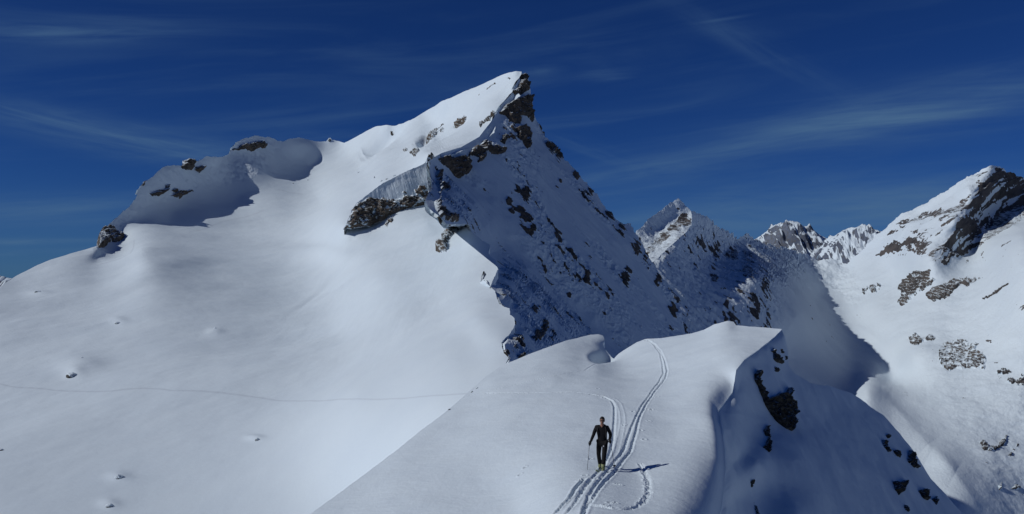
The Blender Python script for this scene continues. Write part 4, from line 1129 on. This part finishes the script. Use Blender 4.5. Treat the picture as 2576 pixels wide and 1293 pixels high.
# ------------------------------------------------------------------ the skier
def plain(name, col, rough=0.6, spec=0.3, metal=0.0, bump=0.0, scale=60.0):
    m = bpy.data.materials.new(name)
    m.use_nodes = True
    n = N(m.node_tree)
    out = n.new('ShaderNodeOutputMaterial')
    bs = n.new('ShaderNodeBsdfPrincipled')
    n.t.links.new(bs.outputs[0], out.inputs[0])
    tc = n.new('ShaderNodeTexCoord')
    f = n.noise(tc.outputs['Object'], scale * 0.3, 4, 0.6)
    n.put(bs.inputs['Base Color'], n.mix(n.ramp(f, 0.3, 0.7), col, tuple(c * 0.75 for c in col[:3]) + (1,)))
    bs.inputs['Roughness'].default_value = rough
    bs.inputs['Specular IOR Level'].default_value = spec
    bs.inputs['Metallic'].default_value = metal
    if bump:
        b = n.new('ShaderNodeBump')
        b.inputs['Strength'].default_value = bump
        b.inputs['Distance'].default_value = 0.01
        n.put(b.inputs['Height'], n.noise(tc.outputs['Object'], scale, 3, 0.6))
        n.put(bs.inputs['Normal'], b.outputs[0])
    return m


M_SKIN = plain('skin', (0.30, 0.16, 0.11, 1), 0.5)
M_HAIR = plain('dark_hair', (0.018, 0.014, 0.012, 1), 0.6, bump=0.5, scale=150)
M_CLOTH = plain('black_cloth', (0.012, 0.012, 0.014, 1), 0.85, 0.15, bump=0.5, scale=40)
M_CLOTH2 = plain('black_trousers', (0.010, 0.010, 0.011, 1), 0.8, 0.15, bump=0.5, scale=40)
M_GLOVE = plain('black_glove', (0.012, 0.012, 0.013, 1), 0.7)
M_BOOT = plain('pale_green_shell', (0.26, 0.29, 0.14, 1), 0.4)
M_DARK = plain('dark_rubber', (0.015, 0.015, 0.016, 1), 0.6)
M_LENS = plain('dark_lens', (0.006, 0.006, 0.008, 1), 0.1, 0.6)
M_ALU = plain('grey_aluminium', (0.22, 0.23, 0.25, 1), 0.4, 0.5, 0.6)
M_SKI = plain('ski_topsheet', (0.30, 0.34, 0.16, 1), 0.35, 0.5)
M_PATCH = plain('white_print', (0.6, 0.6, 0.62, 1), 0.6)


def skin_mesh(name, chains, mat, parent=None, sub=2, extra=None):
    """grow one continuous surface round a skeleton; chains: lists of (x, y, z, r) sharing joints by position"""
    verts, rad, edges, idx = [], [], [], {}
    for ch in chains:
        prev = None
        for x, y, z, r in ch:
            k = (round(x, 4), round(y, 4), round(z, 4))
            if k not in idx:
                idx[k] = len(verts)
                verts.append((x, y, z))
                rad.append(r)
            if prev is not None and prev != idx[k]:
                edges.append((prev, idx[k]))
            prev = idx[k]
    me = bpy.data.meshes.new(name + '_skeleton')
    me.from_pydata(verts, edges, [])
    o = bpy.data.objects.new(name + '_skeleton', me)
    COL.objects.link(o)
    md = o.modifiers.new('skin', 'SKIN')
    md.use_smooth_shade = True
    lay = me.skin_vertices[0].data if me.skin_vertices else None
    if lay is None:
        import bmesh
        bm = bmesh.new()
        bm.from_mesh(me)
        bm.verts.layers.skin.verify()
        bm.to_mesh(me)
        bm.free()
        lay = me.skin_vertices[0].data
    for i, r in enumerate(rad):
        rr = r if isinstance(r, tuple) else (r, r)
        lay[i].radius = rr
        lay[i].use_root = i == 0
    sd = o.modifiers.new('sub', 'SUBSURF')
    sd.levels = sub
    sd.render_levels = sub
    dg = bpy.context.evaluated_depsgraph_get()
    ev = o.evaluated_get(dg)
    new = bpy.data.meshes.new_from_object(ev)
    bpy.data.objects.remove(o, do_unlink=True)
    new.name = name
    if extra:
        import bmesh
        bm = bmesh.new()
        bm.from_mesh(new)
        extra(bm)
        bm.to_mesh(new)
        bm.free()
    for p in new.polygons:
        p.use_smooth = True
    new.materials.clear()
    new.materials.append(mat)
    r = bpy.data.objects.new(name, new)
    COL.objects.link(r)
    if parent:
        r.parent = parent
    return r


def blob(bm, c, r, rot=None, sub=3):
    import bmesh
    M = Matrix.Translation(c) @ (rot or Matrix()) @ Matrix.Diagonal((*r, 1))
    bmesh.ops.create_icosphere(bm, subdivisions=sub, radius=1.0, matrix=M)


def rod(bm, a, b, r0, r1=None, seg=10):
    import bmesh
    a, b = Vector(a), Vector(b)
    d = b - a
    M = Matrix.Translation((a + b) / 2) @ d.to_track_quat('Z', 'Y').to_matrix().to_4x4()
    bmesh.ops.create_cone(bm, cap_ends=True, segments=seg, radius1=r0, radius2=r0 if r1 is None else r1, depth=d.length, matrix=M)


def bm_obj(name, fn, mat, parent=None, smooth=True):
    import bmesh
    bm = bmesh.new()
    fn(bm)
    me = bpy.data.meshes.new(name)
    bm.to_mesh(me)
    bm.free()
    for p in me.polygons:
        p.use_smooth = smooth
    me.materials.append(mat)
    o = bpy.data.objects.new(name, me)
    COL.objects.link(o)
    if parent:
        o.parent = parent
    return o


FOOT_P = ground_at(ridge, 1514, 1178)
YAW = math.radians(-13)
FIG = Matrix.Translation(FOOT_P) @ Matrix.Rotation(YAW, 4, 'Z')
# joints, facing -Y: R/L are the skier's own right (left in the photograph) and left
HIP, WAIST, CHEST, NECK = (0.02, 0.05, 0.93), (0.02, 0.045, 1.08), (0.015, 0.03, 1.33), (0.02, 0.0, 1.50)
SHR, ELR, WRR = (-0.185, 0.03, 1.425), (-0.275, 0.02, 1.165), (-0.355, -0.10, 0.945)
SHL, ELL, WRL = (0.20, 0.03, 1.425), (0.29, 0.10, 1.185), (0.275, -0.10, 1.03)
HR, KR, AR = (-0.085, 0.06, 0.90), (-0.115, 0.10, 0.50), (-0.095, 0.30, 0.14)
HL, KL, AL = (0.115, 0.04, 0.90), (0.105, -0.20, 0.51), (0.085, -0.27, 0.13)
HEAD = Vector((0.025, -0.035, 1.655))


def head_bits(bm):
    blob(bm, HEAD + Vector((0, 0.012, 0.02)), (0.078, 0.098, 0.105), sub=4)
    blob(bm, HEAD + Vector((0, -0.035, -0.055)), (0.058, 0.060, 0.062))
    blob(bm, HEAD + Vector((0, -0.098, -0.012)), (0.013, 0.020, 0.026))
    blob(bm, HEAD + Vector((0, -0.090, -0.052)), (0.024, 0.010, 0.008))
    for s in (-1, 1):
        blob(bm, HEAD + Vector((s * 0.079, 0.01, -0.005)), (0.011, 0.020, 0.031))
        blob(bm, HEAD + Vector((s * 0.030, -0.082, 0.012)), (0.014, 0.010, 0.009))


person = skin_mesh('person', [
    [HIP + (0.13,), WAIST + (0.125,), CHEST + (0.135,), NECK + (0.058,), tuple(HEAD - Vector((0, -0.01, 0.05))) + (0.055,)],
    [CHEST + (0.135,), SHR + (0.062,), ELR + (0.042,), WRR + (0.030,)], [CHEST + (0.135,), SHL + (0.062,), ELL + (0.042,), WRL + (0.030,)],
    [HIP + (0.13,), HR + (0.085,), KR + (0.058,), AR + (0.042,)], [HIP + (0.13,), HL + (0.085,), KL + (0.058,), AL + (0.042,)]], M_SKIN, extra=head_bits)
person.matrix_world = FIG
tag(person, 'person in black jacket and trousers walking on skis along the track, holding two poles', 'person')

skin_mesh('jacket', [[(0.02, 0.05, 0.86, (0.180, 0.135)), HIP + ((0.178, 0.135),), WAIST + ((0.165, 0.13),), CHEST + ((0.185, 0.14),), (0.02, 0.01, 1.455, (0.105, 0.085)), (0.02, 0.005, 1.505, (0.072, 0.07))],
                     [CHEST + ((0.185, 0.14),), SHR + (0.082,), (-0.235, 0.025, 1.29, 0.068), ELR + (0.060,), (-0.32, -0.045, 1.05, 0.052), WRR + (0.046,)],
                     [CHEST + ((0.185, 0.14),), SHL + (0.082,), (0.25, 0.07, 1.30, 0.070), ELL + (0.064,), (0.29, 0.0, 1.10, 0.054), WRL + (0.046,)]], M_CLOTH, person)
skin_mesh('trousers', [[HIP + ((0.165, 0.13),), HR + (0.108,), (-0.105, 0.085, 0.70, 0.092), KR + (0.076,), (-0.108, 0.20, 0.33, 0.072), AR + (0.076,)],
                       [HIP + ((0.165, 0.13),), HL + (0.108,), (0.115, -0.09, 0.70, 0.092), KL + (0.078,), (0.10, -0.25, 0.33, 0.073), AL + (0.078,)]], M_CLOTH2, person)


def hair(bm):
    import bmesh
    blob(bm, HEAD + Vector((0, 0.022, 0.034)), (0.088, 0.103, 0.108), sub=4)
    cut = [v for v in bm.verts if (v.co - HEAD).y < -0.045 and (v.co - HEAD).z < 0.055 or (v.co - HEAD).z < -0.045]
    bmesh.ops.delete(bm, geom=cut, context='VERTS')


bm_obj('hair', hair, M_HAIR, person)


def shades(bm):
    for s in (-1, 1):
        blob(bm, HEAD + Vector((s * 0.034, -0.088, 0.014)), (0.031, 0.012, 0.021))
        rod(bm, HEAD + Vector((s * 0.064, -0.082, 0.018)), HEAD + Vector((s * 0.084, 0.01, 0.012)), 0.004)
    rod(bm, HEAD + Vector((-0.012, -0.096, 0.018)), HEAD + Vector((0.012, -0.096, 0.018)), 0.004)


bm_obj('sunglasses', shades, M_LENS, person)


def collar(bm):
    blob(bm, Vector((0.02, -0.065, 1.475)), (0.030, 0.022, 0.040))


bm_obj('open_collar', collar, M_SKIN, person)
bm_obj('pocket_print', lambda bm: blob(bm, Vector((0.085, -0.165, 0.83)), (0.022, 0.006, 0.026)), M_PATCH, person)


def belt(s):
    def fn(bm):
        f = lambda t: Vector((0.02 + s * (0.115 + 0.035 * math.sin(math.pi * t)), 0.03 - 0.145 * math.sin(math.pi * (0.12 + 0.76 * t)) ** 0.7, 1.46 - 0.36 * t))
        for i in range(8):
            rod(bm, f(i / 8), f((i + 1) / 8), 0.017)
    return fn


def pack(bm):
    blob(bm, Vector((0.02, 0.23, 1.26)), (0.135, 0.095, 0.215), sub=4)
    blob(bm, Vector((0.02, 0.30, 1.19)), (0.10, 0.06, 0.12))
    blob(bm, Vector((0.02, 0.21, 1.45)), (0.11, 0.08, 0.06))


bp = bm_obj('backpack', pack, M_DARK)
bp.matrix_world = FIG
tag(bp, 'dark rucksack on the back of the person in black', 'rucksack')
bm_obj('pack_strap', belt(-1), M_DARK, bp)
bm_obj('pack_strap', belt(1), M_DARK, bp)


def glove(wr, axis, up, side, name):
    """palm with four curled fingers and a thumb closing round the grip that runs along `up` through the palm"""
    wr, axis, up = Vector(wr), Vector(axis).normalized(), Vector(up).normalized()
    lat = axis.cross(up).normalized() * side
    pc = wr + axis * 0.055
    chains = [[tuple(wr) + (0.030,), tuple(wr + axis * 0.03) + ((0.034, 0.026),), tuple(pc) + ((0.040, 0.024),)]]
    grip = pc + lat * 0.034
    for k, ln in zip(range(4), (0.92, 1.05, 1.0, 0.85)):
        b = pc + up * (0.030 - 0.020 * k) + axis * 0.020
        p1 = b + axis * 0.026 * ln + lat * 0.014
        p2 = grip + up * (0.030 - 0.020 * k) + axis * 0.026 * ln + lat * 0.012
        p3 = grip + up * (0.028 - 0.020 * k) + axis * 0.002 + lat * 0.028
        chains.append([tuple(pc) + ((0.040, 0.024),), tuple(b) + (0.0125,), tuple(p1) + (0.0115,), tuple(p2) + (0.0110,), tuple(p3) + (0.0095,)])
    t0 = wr + axis * 0.022 + up * 0.026
    chains.append([tuple(wr + axis * 0.03) + ((0.034, 0.026),), tuple(t0) + (0.014,), tuple(t0 + lat * 0.030 + up * 0.018 + axis * 0.012) + (0.0125,), tuple(grip + up * 0.042 + axis * 0.012 + lat * 0.012) + (0.010,)])
    skin_mesh(name, chains, M_GLOVE, person, sub=1)
    return grip


TIP_R, TIP_L = Vector((-0.44, -0.42, -0.05)), Vector((0.40, 0.36, 0.02))
gr = glove(WRR, (-0.05, -0.45, -0.9), (0.12, 0.28, 0.95), 1, 'glove')
gl = glove(WRL, (0.05, -0.75, -0.65), (-0.1, -0.35, 0.93), -1, 'glove')


def ski_pole(grip, tip, label):
    root = bpy.data.objects.new('ski_pole', None)
    COL.objects.link(root)
    root.matrix_world = FIG @ Matrix.Translation(tip)
    tag(root, label, 'ski pole', 'ski poles')
    g, d = grip - tip, (grip - tip).normalized()
    top = g + d * 0.065
    bm_obj('shaft', lambda bm: (rod(bm, d * 0.10, g, 0.0085, 0.0095), rod(bm, d * 0.5, d * 0.56, 0.012)), M_ALU, root)
    bm_obj('grip', lambda bm: (rod(bm, g - d * 0.085, top, 0.016, 0.018), blob(bm, top, (0.021, 0.021, 0.018))), M_DARK, root)
    bm_obj('basket', lambda bm: (rod(bm, d * 0.075, d * 0.085, 0.048, 0.044, 16), rod(bm, d * 0.06, d * 0.11, 0.013)), M_DARK, root)
    bm_obj('tip', lambda bm: rod(bm, d * 0.0, d * 0.10, 0.003, 0.007), M_ALU, root)

    def loop(bm):
        s = d.cross(Vector((0, 1, 0))).normalized()
        pts = [top + s * 0.05 * math.sin(t) * 0.8 - d * 0.10 * (1 - math.cos(t)) * 0.6 for t in np.linspace(0, 2 * math.pi, 13)]
        for a, b in zip(pts[:-1], pts[1:]):
            rod(bm, a, b, 0.005, seg=6)
    bm_obj('wrist_strap', loop, M_DARK, root)
    return root


ski_pole(gr, TIP_R, 'thin grey ski pole on the left of the picture, set upright in the snow')
ski_pole(gl, TIP_L, 'thin grey ski pole on the right, slanting back to the ski track')


def boot(ank, name):
    x, y, z = ank

    def f(bm):
        blob(bm, Vector((x, y - 0.055, z - 0.065)), (0.052, 0.145, 0.050), sub=4)
        blob(bm, Vector((x, y + 0.01, z - 0.015)), (0.056, 0.066, 0.075))
        rod(bm, (x, y + 0.012, z - 0.03), (x, y - 0.012, z + 0.13), 0.062, 0.066, 20)
    b = bm_obj(name, f, M_BOOT, person)

    for q in range(3):
        bm_obj('buckle', lambda bm: blob(bm, Vector((x + (0.055 if x > 0 else -0.055), y - 0.05 + 0.02 * q, z - 0.05 + 0.055 * q)), (0.010, 0.028, 0.008)), M_DARK, b)
    return b


boot(AR, 'boot')
boot(AL, 'boot')


def ski(ank, label):
    x, y, z = ank
    root = bpy.data.objects.new('ski', None)
    COL.objects.link(root)
    root.matrix_world = FIG @ Matrix.Translation((x, y - 0.03, z - 0.135))
    tag(root, label, 'ski', 'touring skis under the walking person')

    def board(bm):
        ring = []
        n = 40
        for i in range(n + 1):
            t = i / n
            yy = 0.80 - 1.68 * t
            w = 0.044 + 0.013 * abs(2 * t - 0.9) ** 2
            w *= min(1.0, math.sqrt(max(0.0, (1 - t) / 0.06)) if t > 0.94 else 1.0)
            w = max(w, 0.004)
            zz = 0.13 * max(0, (t - 0.86) / 0.14) ** 2 + 0.01 * max(0, (0.04 - t) / 0.04)
            th = 0.007 + 0.007 * math.sin(math.pi * t)
            ring.append([bm.verts.new((sx * w, yy, zz + up)) for sx, up in ((-1, 0), (1, 0), (1, th), (-1, th))])
        for a, b in zip(ring[:-1], ring[1:]):
            for k in range(4):
                bm.faces.new((a[k], a[(k + 1) % 4], b[(k + 1) % 4], b[k]))
        bm.faces.new(ring[0])
        bm.faces.new(ring[-1][::-1])
    bm_obj('board', board, M_SKI, root, smooth=False)

    def piece(yy, sz):
        def fn(bm):
            import bmesh
            bmesh.ops.create_cube(bm, size=1.0, matrix=Matrix.Translation((0, yy, 0.014 + sz[2] / 2)) @ Matrix.Diagonal((*sz, 1)))
            bmesh.ops.bevel(bm, geom=bm.edges[:], offset=0.004, segments=2, affect='EDGES')
        return fn
    bm_obj('toe_piece', piece(-0.155, (0.05, 0.06, 0.022)), M_DARK, root)
    bm_obj('heel_piece', piece(0.10, (0.05, 0.09, 0.03)), M_DARK, root)
    return root


ski(AR, 'touring ski trailing behind, under the rear boot of the person')
ski(AL, 'touring ski pushed ahead, under the front boot of the person')
